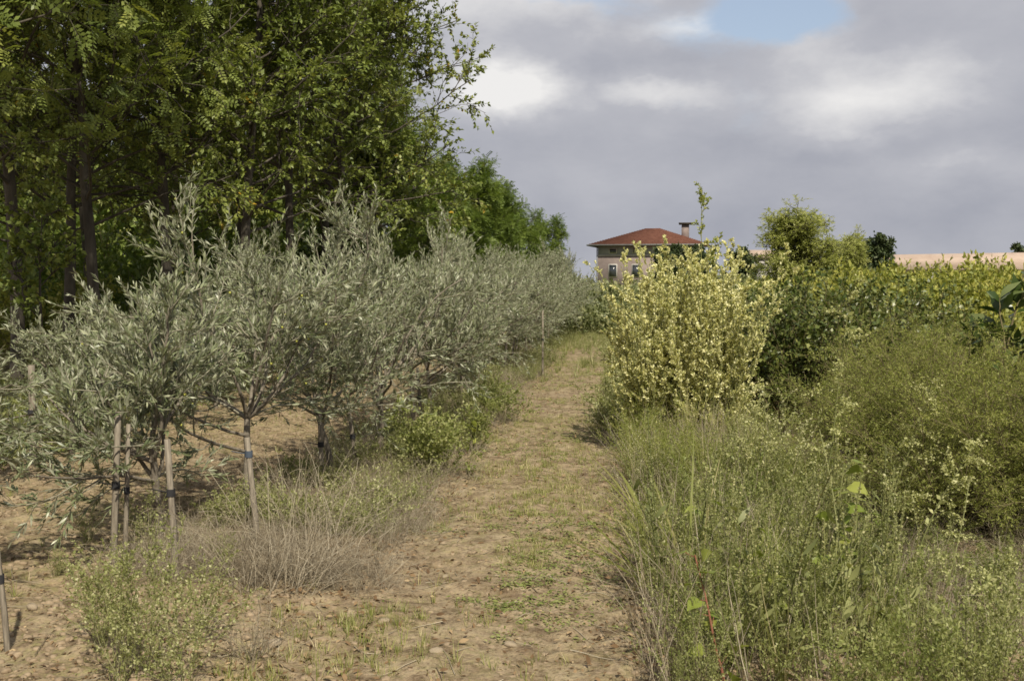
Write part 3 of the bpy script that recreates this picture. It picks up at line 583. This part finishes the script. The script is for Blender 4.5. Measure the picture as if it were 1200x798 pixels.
# long low building
y0 = 92; xa = at(1036, y0)
B = place('long_building', [], (xa, y0, 0), R(0), 1, 'long low farm building with a pale pink tiled roof across the field', 'farm building')
obj('wall', bx(.6, 30, 1.2, 9, -.3, 2.65).mesh('wall', 'white'), B)
g = Geo(); g.add([(-.2, 0, 2.62), (31, 0, 2.62), (31, 10, 2.62), (-.2, 10, 2.62), (1.6, 5, 3.95), (29, 5, 4.35)], [(0, 1, 5, 4), (2, 3, 4, 5), (3, 2, 1, 0)], [(1, 2, 5), (3, 0, 4)])
rf = obj('roof', g.mesh('roof', 'paleroof'), B)
g = Geo()
for k in range(60): xx = .4 + k * .5; box(g, xx, xx + .06, .1, .16, 2.63, 2.72)
obj('tile_ends', g.mesh('tile_ends', 'paleroof'), rf)
for k in range(9): obj('opening', bx(1.3 + k * 3.2, 3.6 + k * 3.2, 1.12, 1.19, .4, 2.4).mesh('opening', 'dkwood'), B)
for k in range(10): obj('post', bx(.5 + k * 3.2, .68 + k * 3.2, .25, .43, -.2, 2.61).mesh('post', 'white'), B)
O = place('outbuilding', [], (at(905, 98), 98, 0), R(10), 1, 'small pale outbuilding half hidden behind the variegated shrub tips', 'outbuilding')
obj('wall', bx(-2, 2, -1.8, 1.8, -.2, 3.7).mesh('wall', 'white'), O)
g = Geo(); g.add([(-2.3, -2.1, 3.7), (2.3, -2.1, 3.7), (2.3, 2.1, 3.7), (-2.3, 2.1, 3.7), (-2.3, 0, 4.4), (2.3, 0, 4.4)], [(0, 1, 5, 4), (2, 3, 4, 5), (3, 2, 1, 0)], [(1, 2, 5), (3, 0, 4)])
obj('roof', g.mesh('roof', 'paleroof'), O)
obj('door', bx(-.5, .5, -1.86, -1.803, 0, 2.1).mesh('door', 'dkwood'), O)

# ------------------------------------------------------------------ weeds
def blade_tuft(seed, n, h, spread, wd=.004, K=5, droop=.5):
    g = np.random.default_rng(seed); ge = Geo(); a = g.uniform(0, 6.283, n); inc = np.abs(g.normal(0, spread, n))
    st = np.stack([np.cos(a) * .03, np.sin(a) * .03, np.zeros(n)], 1) * g.uniform(0, 1, (n, 1)); d = np.stack([np.cos(a) * np.sin(inc), np.sin(a) * np.sin(inc), np.cos(inc)], 1)
    P = grow(g, st, d, h * g.uniform(.5, 1.1, n), K, .06, (0, 0, -droop)); side = np.stack([-np.sin(a), np.cos(a), np.zeros(n)], 1)[:, None]
    t = np.linspace(0, 1, K); wv = (wd * (1 - t ** 1.5))[None, :, None]
    V = np.concatenate([P - side * wv, P + side * wv], 1); b = (np.arange(n) * 2 * K)[:, None]; k = np.arange(K - 1)[None]
    q = np.stack([b + k, b + K + k, b + K + k + 1, b + k + 1], -1).reshape(-1, 4); return ge.add(V.reshape(-1, 3), q, None, np.repeat(g.uniform(0, 1, n), K - 1))
def wisp(seed, n, H, spread, leaf, ls, sub=6, nl=8, nl1=14, sL=.18, stem=.0025, arch=.15, up=.3, rstem=.45):
    """bushy herb as ONE Geo: thin stems with small leaves"""
    g = np.random.default_rng(seed); ge = Geo(); a = g.uniform(0, 6.283, n); inc = np.abs(g.normal(0, spread, n))
    st = np.stack([np.cos(a), np.sin(a), np.zeros(n)], 1) * g.uniform(0, .05, (n, 1)); d = np.stack([np.cos(a) * np.sin(inc), np.sin(a) * np.sin(inc), np.cos(inc)], 1)
    P1 = grow(g, st, d, H * g.uniform(.6, 1.1, n), 7, .15, (0, 0, -arch)); tubes(ge, P1, stem, stem * .4, 3, g.uniform(.3, 1, n))
    s, d, t, _ = kids(g, P1, sub, .2, 1, .75); P2 = grow(g, s, d, sL * (1.2 - .7 * t), 4, .2, (0, 0, up)); tubes(ge, P2, stem * .4, stem * .25, 3, rstem)
    for P, k in ((P1, nl1), (P2, nl)):
        if k: s, d, t, _ = kids(g, P, k, .08, 1, .8); m = len(s); leaves(ge, leaf, s, d, upn(g, m), ls * g.uniform(.5, 1.2, m), g.uniform(.1, 1, m))
    return ge
def rosette(seed, n, L): 
    g = np.random.default_rng(seed); ge = Geo(); a = g.uniform(0, 6.28, n); P = np.stack([g.normal(0, .03, n), g.normal(0, .03, n), np.abs(g.normal(0, .01, n)) + .006], 1)
    leaves(ge, t_leaf(.22, .2), P, np.stack([np.cos(a), np.sin(a), g.uniform(.05, .6, n)], 1), upn(g, n, .3), L * g.uniform(.5, 1.2, n), g.uniform(0, 1, n)); return ge
def scatter(name, srcs, pts, mat, lab, cat, smin=.7, smax=1.3, seed=0, lift=-.004, tilt=.12):
    g = np.random.default_rng(seed); ge = Geo(); n = len(pts); which = g.integers(0, len(srcs), n); z = hgt(pts[:, 0], pts[:, 1])
    P = np.concatenate([pts, (z + lift)[:, None]], 1)
    for k, s in enumerate(srcs):
        m = which == k
        if m.sum(): inst(ge, s, P[m], g.uniform(0, 6.28, m.sum()), g.uniform(smin, smax, m.sum()), g, .12, g.normal(0, tilt, (m.sum(), 2)))
    return setp(obj(name, ge.mesh(name, mat)), lab, cat, kind='stuff')
def pts(seed, n, xf, y0, y1, keep=None, p=1.6):
    g = np.random.default_rng(seed); y = y0 + (y1 - y0) * g.random(n) ** p; a, b = xf(y); x = a + (b - a) * g.random(n); P = np.stack([x, y], 1)
    if keep is not None: P = P[keep(x, y, g)]
    return P
const = lambda a, b: (lambda y: (np.full_like(y, a), np.full_like(y, b)))
pn = lambda x, y: vnoise(x + 17, y + 3, .8) + .5 * vnoise(x, y, .3)

# on the path
ros = [rosette(k, 12, .024) for k in range(3)]; tuf = [blade_tuft(k, 12, .065, .7, .0018) for k in range(3)]; tufd = [blade_tuft(k + 9, 14, .10, .8, .0018) for k in range(3)]
scatter('path_herbs', ros, pts(1, 5200, const(-1.5, .4), 3.8, 24, lambda x, y, g: pn(x, y) + .5 * np.exp(-((x + .35) / .35) ** 2) > g.uniform(.1, .8, len(x))), 'herb', 'low green herbs dotted over the middle of the dirt path', 'weeds', seed=1)
scatter('path_grass', tuf, pts(2, 9000, const(-1.6, .5), 3.8, 36, lambda x, y, g: pn(x + 5, y) > g.uniform(-.1, .7, len(x))), 'grass', 'thin short grass on the dirt path', 'grass', seed=2)
scatter('soil_grass', tufd, pts(3, 5200, const(-7, 7), 3.8, 34, lambda x, y, g: pn(x, y + 5) > g.uniform(0, .9, len(x))), 'grass', 'sparse dry grass on the bare soil', 'grass', seed=3)
de = pts(8, 15000, const(-2.0, 2.2), 3.8, 22, lambda x, y, g: (np.minimum(np.abs(x + 1.35), np.abs(x - .25)) < .28 * (1 + .8 * vnoise(x, y, .5))) | (g.random(len(x)) < .22))
dg = Geo(); g_ = np.random.default_rng(14); m = len(de); q = np.concatenate([de, (hgt(de[:, 0], de[:, 1]) + g_.uniform(.004, .03, m))[:, None]], 1)
leaves(dg, t_leaf(.2, .3), q, np.concatenate([g_.normal(size=(m, 2)), g_.normal(0, .4, (m, 1))], 1), upn(g_, m, .5), g_.uniform(.015, .05, m), g_.uniform(0, .8, m))
setp(obj('dry_debris', dg.mesh('dry_debris', 'litter')), 'curled brown leaves and dead plant bits gathered along both path edges', 'litter', kind='stuff')
# litter, clods
lt = Geo(); g_ = np.random.default_rng(4); n = 60000; P2_ = pts(5, n, const(-5.5, 5.5), 3.6, 20); n = len(P2_)
leaves(lt, t_rhomb(.22, .25), np.concatenate([P2_, (hgt(P2_[:, 0], P2_[:, 1]) + .006)[:, None]], 1), np.concatenate([g_.normal(size=(n, 2)), g_.normal(0, .25, (n, 1))], 1), upn(g_, n, .25), g_.uniform(.008, .036, n), g_.uniform(0, 1, n))
setp(obj('leaf_litter', lt.mesh('leaf_litter', 'litter')), 'fallen dry leaves and crumbs scattered over soil and path', 'litter', kind='stuff')
tw_ = Geo(); n = 900; q_ = pts(6, n, const(-4.5, 4.5), 3.6, 16); n = len(q_); st = np.concatenate([q_, (hgt(q_[:, 0], q_[:, 1]) + .012)[:, None]], 1)
Pt = grow(g_, st, np.concatenate([g_.normal(size=(n, 2)), g_.normal(0, .05, (n, 1))], 1), g_.uniform(.05, .35, n), 5, .12); Pt[..., 2] = hgt(Pt[..., 0], Pt[..., 1]) + .012; tubes(tw_, Pt, .0028, .0012, 3, g_.uniform(0, 1, n))
setp(obj('fallen_twigs', tw_.mesh('fallen_twigs', 'dry')), 'thin dead twigs and stalks lying on the soil', 'twigs', kind='stuff')
def rock(seed):
    g = np.random.default_rng(seed); v, f = ICO; e = {}; V = list(v); F = []
    def mid(a, b):
        k = (min(a, b), max(a, b))
        if k not in e: e[k] = len(V); V.append(nrm((V[a] + V[b]) / 2))
        return e[k]
    for a, b, c in f: x, y, z = mid(a, b), mid(b, c), mid(c, a); F += [(a, x, z), (x, b, y), (z, y, c), (x, y, z)]
    V = np.array(V); V *= (1 + g.normal(0, .12, (len(V), 1))); V *= (1, g.uniform(.6, .95), g.uniform(.4, .65)); return Geo().add(V, None, F)
rk = [rock(k) for k in range(4)]
scatter('soil_clods', rk, pts(7, 15000, const(-5.5, 5), 3.6, 14, lambda x, y, g: ((x < -1.2) | (x > .1) | (g.random(len(x)) < .7))), 'clod', 'small crumbling clods of tan soil and grit', 'clods', .004, .026, seed=7, lift=0, tilt=0)
RM = [k.mesh('stone', 'stone', True) for k in rk]
stones = [(451, 748, .055, 'flat pale stone on the path, closest to the dry grass'), (521, 683, .035, 'small pale stone in the middle of the path'), (598, 772, .05, 'pale pointed stone beside green herbs low on the path'),
          (582, 684, .028, 'tiny light stone next to the middle one'), (570, 577, .03, 'buff stone on the path far side of the twig'), (510, 790, .045, 'half buried stone at the bottom of the path'),
          (318, 782, .05, 'rounded stone under the dry grass tangle'), (1074, 712, .035, 'light flat stone on bare soil under the long panicle'), (1135, 700, .045, 'largest buff stone on the bare soil near the shade'),
          (30, 740, .05, 'clod-like stone on the open soil near the corner stake'), (630, 612, .02, 'small chip of stone half way up the path')]
for k, (px, py, s, lab) in enumerate(stones):
    y = CAM_H * 1287 / (py - 330.0); x = at(px, y); z = float(hgt(x, y)); o = obj('stone', RM[k % 4], None, (x, y, z + s * .08)); o.scale = (s * .75, s * .75, s * .6); o.rotation_euler = (.15 * (k % 3), .1, k * 1.3); setp(o, lab, 'stone', 'pale stones')

rh = t_rhomb(.3)
# left foreground flowering weeds
WA = [wisp(200 + k, 13, .70, .33, rh, .018, 10, 12, 22, .19) for k in range(3)]
WAm = [k.mesh('weed', 'weed') for k in WA]
for k, (px, py, s, lab) in enumerate(((165, 830, 1.0, 'bushy pale green weed with tiny flowers in front of the grey stake'), (112, 800, .85, 'bushy weed below the pale stakes, loose at its top'), (222, 790, .85, 'bushy weed between the grey stake and the dry grass'),
                                      (165, 672, .72, 'leafy weed growing up between the two stakes'), (98, 655, .5, 'small weed at the rim of the shaded soil'), (258, 700, .5, 'low weed behind the bushy ones, beside the dry grass'), (130, 850, .9, 'weed mass cut by the bottom edge'), (205, 850, .85, 'green weed at the bottom edge by the dry stalks'), (60, 700, .35, 'tiny weed alone on open soil near the corner stake'))):
    y = CAM_H * 1287 / (py - 330.0); o = obj('flowering_weed', WAm[k % 3], None, L3(at(px, y), y)); o.scale = (s * .95, s * .95, s * .88); o.rotation_euler = (0, 0, k * 1.9); setp(o, lab, 'weed', 'pale flowering weeds round the stakes')
# dry tangles
def tangle(seed, n, H, wd=.0022, spread=.9):
    g = np.random.default_rng(seed); ge = Geo(); a = g.uniform(0, 6.283, n); inc = np.abs(g.normal(0, spread, n)); rr = g.uniform(0, .22, n)
    st = np.stack([np.cos(a) * rr, np.sin(a) * rr, np.zeros(n)], 1); d = np.stack([np.cos(a + 1) * np.sin(inc), np.sin(a + 1) * np.sin(inc), np.cos(inc)], 1)
    P = grow(g, st, d, H * g.uniform(.4, 1.15, n), 8, .22, (0, 0, -.75)); P[..., 2] = np.maximum(P[..., 2], .01); tubes(ge, P, wd, wd * .5, 3, g.uniform(.2, 1, n))
    s, d, t, _ = kids(g, P, 4, .2, 1, .8); P = grow(g, s, d, g.uniform(.05, .18, len(s)), 4, .25, (0, 0, -.3)); tubes(ge, P, wd * .6, wd * .3, 3, g.uniform(0, .9, len(s)))
    return ge
TG = [tangle(300 + k, 55, .72, .0024, .55).mesh('tangle', 'dry') for k in range(3)]
for k, (px, py, s, lab) in enumerate(((330, 715, .95, 'tangle of dry grey-tan stalks beside the blue-tied stake'), (375, 670, .9, 'dry stalk tangle leaning over the path edge'), (285, 720, .7, 'brown dry tangle at the edge of the flowering weeds'), (350, 630, .75, 'dry tangle behind, at the foot of the short dark stake'), (420, 615, .6, 'low dry tangle where the bare path begins'), (290, 800, .5, 'dry stalks at the bottom edge of the picture'))):
    y = CAM_H * 1287 / (py - 330.0); o = obj('dry_tangle', TG[k % 3], None, L3(at(px, y), y)); o.scale = (s,) * 3; o.rotation_euler = (0, 0, k * 2.3); setp(o, lab, 'dry weed', 'dry tangles along the olive row')
# row-base weeds (stuff)
wl = [wisp(220 + k, 9, .26, .7, rh, .018, 6, 7, 12, .12) for k in range(3)]; wdry = [tangle(320 + k, 26, .3, .0016) for k in range(3)]
scatter('olive_row_weeds', wl, pts(21, 520, lambda y: (np.full_like(y, -2.6), np.full_like(y, -1.35)), 6.8, 36, lambda x, y, g: g.random(len(x)) < .85), 'weed', 'low green weeds along the foot of the olive row', 'weeds', .5, 1.2, seed=21)
scatter('olive_row_dry_weeds', wdry, pts(22, 620, lambda y: (np.full_like(y, -2.7), np.full_like(y, -1.2)), 5.6, 26), 'dry', 'low dry brown weeds along the foot of the olive row', 'dry weeds', .35, .95, seed=22)
# dark green bush & yellow sprig
GB = shrub(401, 18, .55, .6, 8, 3, 6, t_rhomb(.3), .032, 'herb', 'stem', .2, .22, .1, base_r=.12, stem=.004)
yb = CAM_H * 1287 / 230.; place('green_bush', GB, L3(at(500, yb), yb), 0, 1.1, 'low dark green bush under the forked olive, spilling to the path', 'bush', 'low bushes under the olives')
place('green_bush', GB, L3(at(545, 10.6), 10.6), 2, .85, 'smaller green bush further along, behind the yellow leaf sprig', 'bush', 'low bushes under the olives')
place('green_bush', GB, L3(at(585, 12.8), 12.8), 4, .95, 'green bush at the olive row foot, furthest of the three', 'bush', 'low bushes under the olives')
g = Geo(); gg = np.random.default_rng(9); P = grow(gg, np.zeros((1, 3)), np.array([[.2, 0, 1.]]), .42, 6, .1); tubes(g, P, .003, .002, 4); s, d, t, _ = kids(gg, P, 12, .5, 1, 1.2)
g2 = Geo(); leaves(g2, t_leaf(.22), s, d, upn(gg, 12), .06, gg.uniform(.6, 1, 12))
place('yellow_sprig', [('stem', g.mesh('stem', 'stem')), ('foliage', g2.mesh('foliage', 'broad'))], L3(at(546, 9.2), 9.2), 0, 1.15, 'sunlit yellow leaf sprig against the dark bush', 'weed')

# right strip: fine tall weeds
wt = [wisp(240 + k, 9, .75, .28, t_rhomb(.14), .022, 9, 8, 14, .22, .0022) for k in range(4)]; wg = [blade_tuft(60 + k, 26, .75, .32, .0028, 6, .45) for k in range(3)]
def strip(y): c = .95 + .0 * y; return np.full_like(y, .18) + .10 * (y < 5.5), 1.55 - .03 * np.clip(y - 7, 0, 9)
def hs(x, y): return 1
wtp = pts(31, 330, strip, 4.3, 12.5, None, 1.1)
def scatter_h(name, srcs, P2, mat, lab, cat, f, seed, tilt=.12):
    g = np.random.default_rng(seed); ge = Geo(); n = len(P2); wh = g.integers(0, len(srcs), n); P = np.concatenate([P2, (hgt(P2[:, 0], P2[:, 1]) - .005)[:, None]], 1); s = f(P2[:, 0], P2[:, 1]) * g.uniform(.75, 1.2, n)
    for k, q in enumerate(srcs):
        m = wh == k
        if m.sum(): inst(ge, q, P[m], g.uniform(0, 6.28, m.sum()), s[m], g, .12, g.normal(0, tilt, (m.sum(), 2)))
    return setp(obj(name, ge.mesh(name, mat)), lab, cat, kind='stuff')
pz = lambda x, y: np.clip(.85 + .75 * vnoise(x + 7, y, .55), .3, 1.45)
hh = lambda x, y: np.clip((y - 2.6) * .16, .45, .85) * np.clip(1.15 - .75 * np.abs(x - .6), .3, 1) * pz(x, y)
scatter_h('tall_fine_weeds', wt, pts(31, 330, strip, 4.6, 12.5, lambda x, y, g: vnoise(x, y, .7) > -.35, 1.1), 'feather', 'dense fine yellow-green weeds between the path and the shrubs', 'weeds', hh, 31)
scatter_h('tall_grass', wg, pts(32, 170, strip, 4.3, 12, None, 1.1), 'grass', 'tall wispy grass standing in the weeds beside the path', 'grass', lambda x, y: hh(x, y) * 1.15, 32)
hb = [wisp(260 + k, 7, .50, .38, t_rhomb(.28), .019, 8, 8, 13, .14, .0022) for k in range(3)]
scatter_h('leafy_weeds', hb, pts(33, 150, lambda y: (.28 + 0 * y, 1.5 + 0 * y), 3.9, 8.0, lambda x, y, g: vnoise(x + 3, y, .5) > -.3, 1.0), 'herb', 'leafy green weeds thick at the bottom of the picture beside the path', 'weeds', lambda x, y: np.clip(1.1 - .8 * np.abs(x - .7), .25, 1) * pz(x + 2, y), 33)
scatter_h('pale_weeds', [WA[0]], pts(34, 40, lambda y: (.2 + 0 * y, 1.5 + 0 * y), 4.0, 8.5, lambda x, y, g: vnoise(x, y + 8, .6) > -.2, 1.0), 'weed', 'pale green seed-topped weeds mixed through the leafy ones', 'weeds', lambda x, y: .8 * pz(x, y + 4) * np.clip(1.3 - .7 * np.abs(x - .6), .35, 1), 34)
def spike(seed):
    g = np.random.default_rng(seed); ge = Geo(); n = 3; P = grow(g, g.normal(0, .02, (n, 3)) * (1, 1, 0), np.tile([[0, 0, 1.]], (n, 1)) + g.normal(0, .15, (n, 3)), g.uniform(.45, .8, n), 8, .06); tubes(ge, P, .0026, .0015, 4, .3)
    s, d, t, _ = kids(g, P, 90, .5, 1, 1.0); m = len(s); leaves(ge, t_rhomb(.45), s, d, upn(g, m), .009 * g.uniform(.6, 1.3, m), g.uniform(.3, 1, m))
    s, d, t, _ = kids(g, P, 9, .08, .6, .8); m = len(s); leaves(ge, t_leaf(.14), s, d, upn(g, m), .06 * g.uniform(.6, 1.3, m), g.uniform(0, .5, m)); return ge
scatter_h('seed_spikes', [spike(k) for k in (1, 2, 3)], pts(40, 90, lambda y: (.25 + 0 * y, 1.5 + 0 * y), 4.0, 9, None, 1.0), 'seed', 'upright pale seed spikes standing in the weeds beside the path', 'weeds', lambda x, y: pz(x, y) * np.clip(1.2 - .6 * np.abs(x - .6), .4, 1), 40)
sd_ = [blade_tuft(80 + k, 9, .62, .35, .0022, 6, .7) for k in range(3)]
scatter_h('dry_grass_stalks', sd_ + [tangle(330, 16, .5, .0016, .5)], pts(39, 300, lambda y: (.15 + 0 * y, 1.7 + 0 * y), 4.0, 11, None, 1.0), 'dry', 'straw-coloured dead stalks standing among the weeds', 'dry weeds', lambda x, y: np.clip(1.2 - .6 * np.abs(x - .6), .4, 1), 39, .2)
# right soil gap & foot of the feathery shrubs
scatter('soil_herbs', ros + wl[:1], pts(35, 900, const(1.7, 4.2), 3.9, 14, lambda x, y, g: pn(x, y) > g.uniform(-.5, .5, len(x))), 'herb', 'small green herbs on the bare soil before the feathery shrubs', 'weeds', .5, 1.0, seed=35)
scatter('shrub_foot_dry_weeds', wdry, pts(36, 260, const(1.5, 3.0), 5.0, 14), 'dry', 'brown dry weeds round the foot of the feathery shrubs', 'dry weeds', .4, 1.0, seed=36)
scatter('shrub_row_weeds', wl, pts(37, 420, const(.0, 2.4), 12.0, 34), 'weed', 'weeds beyond the variegated shrubs along the path', 'weeds', .8, 2.2, seed=37)
scatter('wood_floor_weeds', wl, pts(38, 500, const(-9, -5.2), 9.0, 26), 'herb', 'low weeds on the ground before the wood', 'weeds', .8, 2.0, seed=38)

scatter('path_end_grass', [blade_tuft(90 + k, 22, .34, .5, .004) for k in range(3)] + wl[:1], pts(42, 900, const(-1.7, .7), 18, 38, lambda x, y, g: g.random(len(x)) < np.clip((y - 18) / 14, .05, 1) + .8 * (np.abs(x + .5) > .75)), 'weed', 'grass and weeds closing over the far end of the dirt path', 'grass', .4, 1.1, seed=42)
scatter('soil_gap_weeds', [wisp(280 + k, 7, .24, .7, t_rhomb(.3), .018, 7, 8, 12, .12, .002) for k in range(3)], pts(43, 190, const(1.35, 2.9), 3.9, 9, lambda x, y, g: vnoise(x, y, .5) > -.25), 'herb', 'low green weeds spreading over the bare soil before the feathery shrubs', 'weeds', .5, 1.1, seed=43)
# individual tall weeds with drooping panicles
def panicle_weed(seed, H, n, bend, nl=10):
    g = np.random.default_rng(seed); st_, lf = Geo(), Geo()
    P = grow(g, np.zeros((n, 3)), np.tile([[bend, .0, 1.]], (n, 1)) + g.normal(0, .08, (n, 3)), H * g.uniform(.8, 1, n), 10, .06, (bend * 1.2, 0, 0)); tubes(st_, P, .006, .002, 6)
    s, d, t, _ = kids(g, P, 16, .25, 1, .95, .2, True); P2 = grow(g, s, d, (.34 * (1.15 - t)) * g.uniform(.7, 1.2, len(s)), 7, .15, (0, 0, -.4)); tubes(st_, P2, .0022, .0010, 3)
    for Q, k, z in ((P2, 40, .015), (P[:, 2:], 26, .04)):
        s, d, t, _ = kids(g, Q, k, .1, 1, .9); m = len(s); leaves(lf, t_rhomb(.3), s, d, upn(g, m), z * g.uniform(.5, 1.3, m), g.uniform(.3, 1, m))
    s, d, t, _ = kids(g, P2, 9, .4, 1, .7); Q = grow(g, s, d, .05, 3, .2, (0, 0, -.3)); tubes(st_, Q, .001, .0006, 3); s, d, t, _ = kids(g, Q, 8, .1, 1, .9); m = len(s); leaves(lf, t_rhomb(.4), s, d, upn(g, m), .013 * g.uniform(.6, 1.3, m), g.uniform(.4, 1, m))
    return [('stem', st_.mesh('stem', 'stem')), ('foliage', lf.mesh('foliage', 'panicle'))]
for k, (px, y, H, bend, lab) in enumerate(((956, 6.3, 1.85, -.03, 'tall upright weed with drooping pale panicles, standing before the dark hedge'), (1035, 6.8, 1.2, .22, 'weed arching its pale seed head toward the feathery shrubs'), (1070, 6.3, .95, .28, 'lower weed with a long pale spray over the soil gap'), (900, 7.2, 1.1, -.05, 'pale seeded weed in the strip, before the variegated shrub'),
                                           (1120, 5.4, .45, .5, 'sprawling weed laying its pale spray across the shadow'))):
    place('panicle_weed', panicle_weed(500 + k, H, 1, bend), L3(at(px, y), y), 0, 1, lab, 'weed', 'weeds with pale seed sprays')
def big_leaf_weed(seed, H, n, mat_s, ls, tilt=0.):
    g = np.random.default_rng(seed); st_, lf = Geo(), Geo()
    P = grow(g, np.zeros((1, 3)), np.array([[tilt, 0, 1.]]), H, 9, .1); tubes(st_, P, .0065, .003, 6)
    s, d, t, _ = kids(g, P, n, .2, 1, 1.1, .2, True); Q = grow(g, s, d, .05, 3, .1); tubes(st_, Q, .0018, .0012, 4)
    leaves(lf, t_heart(), Q[:, -1], (Q[:, -1] - Q[:, 0]) + (0, 0, -.02), upn(g, n, .5), ls * g.uniform(.7, 1.1, n), g.uniform(0, 1, n)); return [('stem', st_.mesh('stem', mat_s)), ('foliage', lf.mesh('foliage', 'broad'))]
place('broad_leaf_weed', big_leaf_weed(601, .80, 16, 'stem', .085), L3(at(975, 4.95), 4.95), 0, 1, 'weed with broad yellow-green heart-shaped leaves in the thick of the weeds', 'weed', 'broad-leaved weeds')
place('broad_leaf_weed', big_leaf_weed(602, .62, 13, 'stem', .08), L3(at(1005, 5.3), 5.3), 1, 1, 'shorter broad-leaved weed touching the first, with fewer leaves', 'weed', 'broad-leaved weeds')
place('broad_leaf_weed', big_leaf_weed(603, .60, 11, 'redstem', .08, -.12), L3(at(858, 4.2), 4.2), 0, 1, 'weed with a bright red stem and broad leaves at the bottom edge', 'weed', 'broad-leaved weeds')
for k, (px, y, H, lab) in enumerate(((905, 4.7, .5, 'young broad-leaved weed low among the fine grass, beside the red-stemmed one'), (1040, 5.9, .45, 'broad-leaved weed at the edge of the soil gap'), (830, 5.6, .5, 'broad-leaved weed at the path side of the weeds, half hidden by long blades'))):
    place('broad_leaf_weed', big_leaf_weed(610 + k, H, 12, 'stem', .06), L3(at(px, y), y), k, 1, lab, 'weed', 'broad-leaved weeds')
def reed(seed, n, H, lean):
    g = np.random.default_rng(seed); ge = Geo(); P = grow(g, g.normal(0, .02, (n, 3)) * (1, 1, 0), np.tile([[lean, 0, 1.]], (n, 1)) + g.normal(0, .25, (n, 3)), H * g.uniform(.6, 1.1, n), 8, .05, (lean, 0, -.5))
    side = nrm(np.cross(P[:, -1] - P[:, 0], (0, 1., .2)))[:, None]; t = np.linspace(0, 1, 8); wv = (.007 * (1 - t ** 2))[None, :, None]; V = np.concatenate([P - side * wv, P + side * wv], 1)
    b = (np.arange(n) * 16)[:, None]; k = np.arange(7)[None]; q = np.stack([b + k, b + 8 + k, b + 9 + k, b + k + 1], -1).reshape(-1, 4); return ge.add(V.reshape(-1, 3), q, None, np.repeat(g.uniform(.2, .9, n), 7)).mesh('reed', 'grass')
for k, (px, py, H, ln, lab) in enumerate(((765, 640, .75, -.35, 'clump of long broad grass blades bending over the path'), (770, 700, .7, -.3, 'second clump of long blades, nearer the bottom edge'), (815, 720, .9, -.1, 'upright clump of long blades in the weeds by the red stem'))):
    y = CAM_H * 1287 / (py - 330.0); setp(obj('long_grass_clump', reed(700 + k, 12, H, ln), None, L3(at(px, y), y)), lab, 'grass clump', 'clumps of long grass')
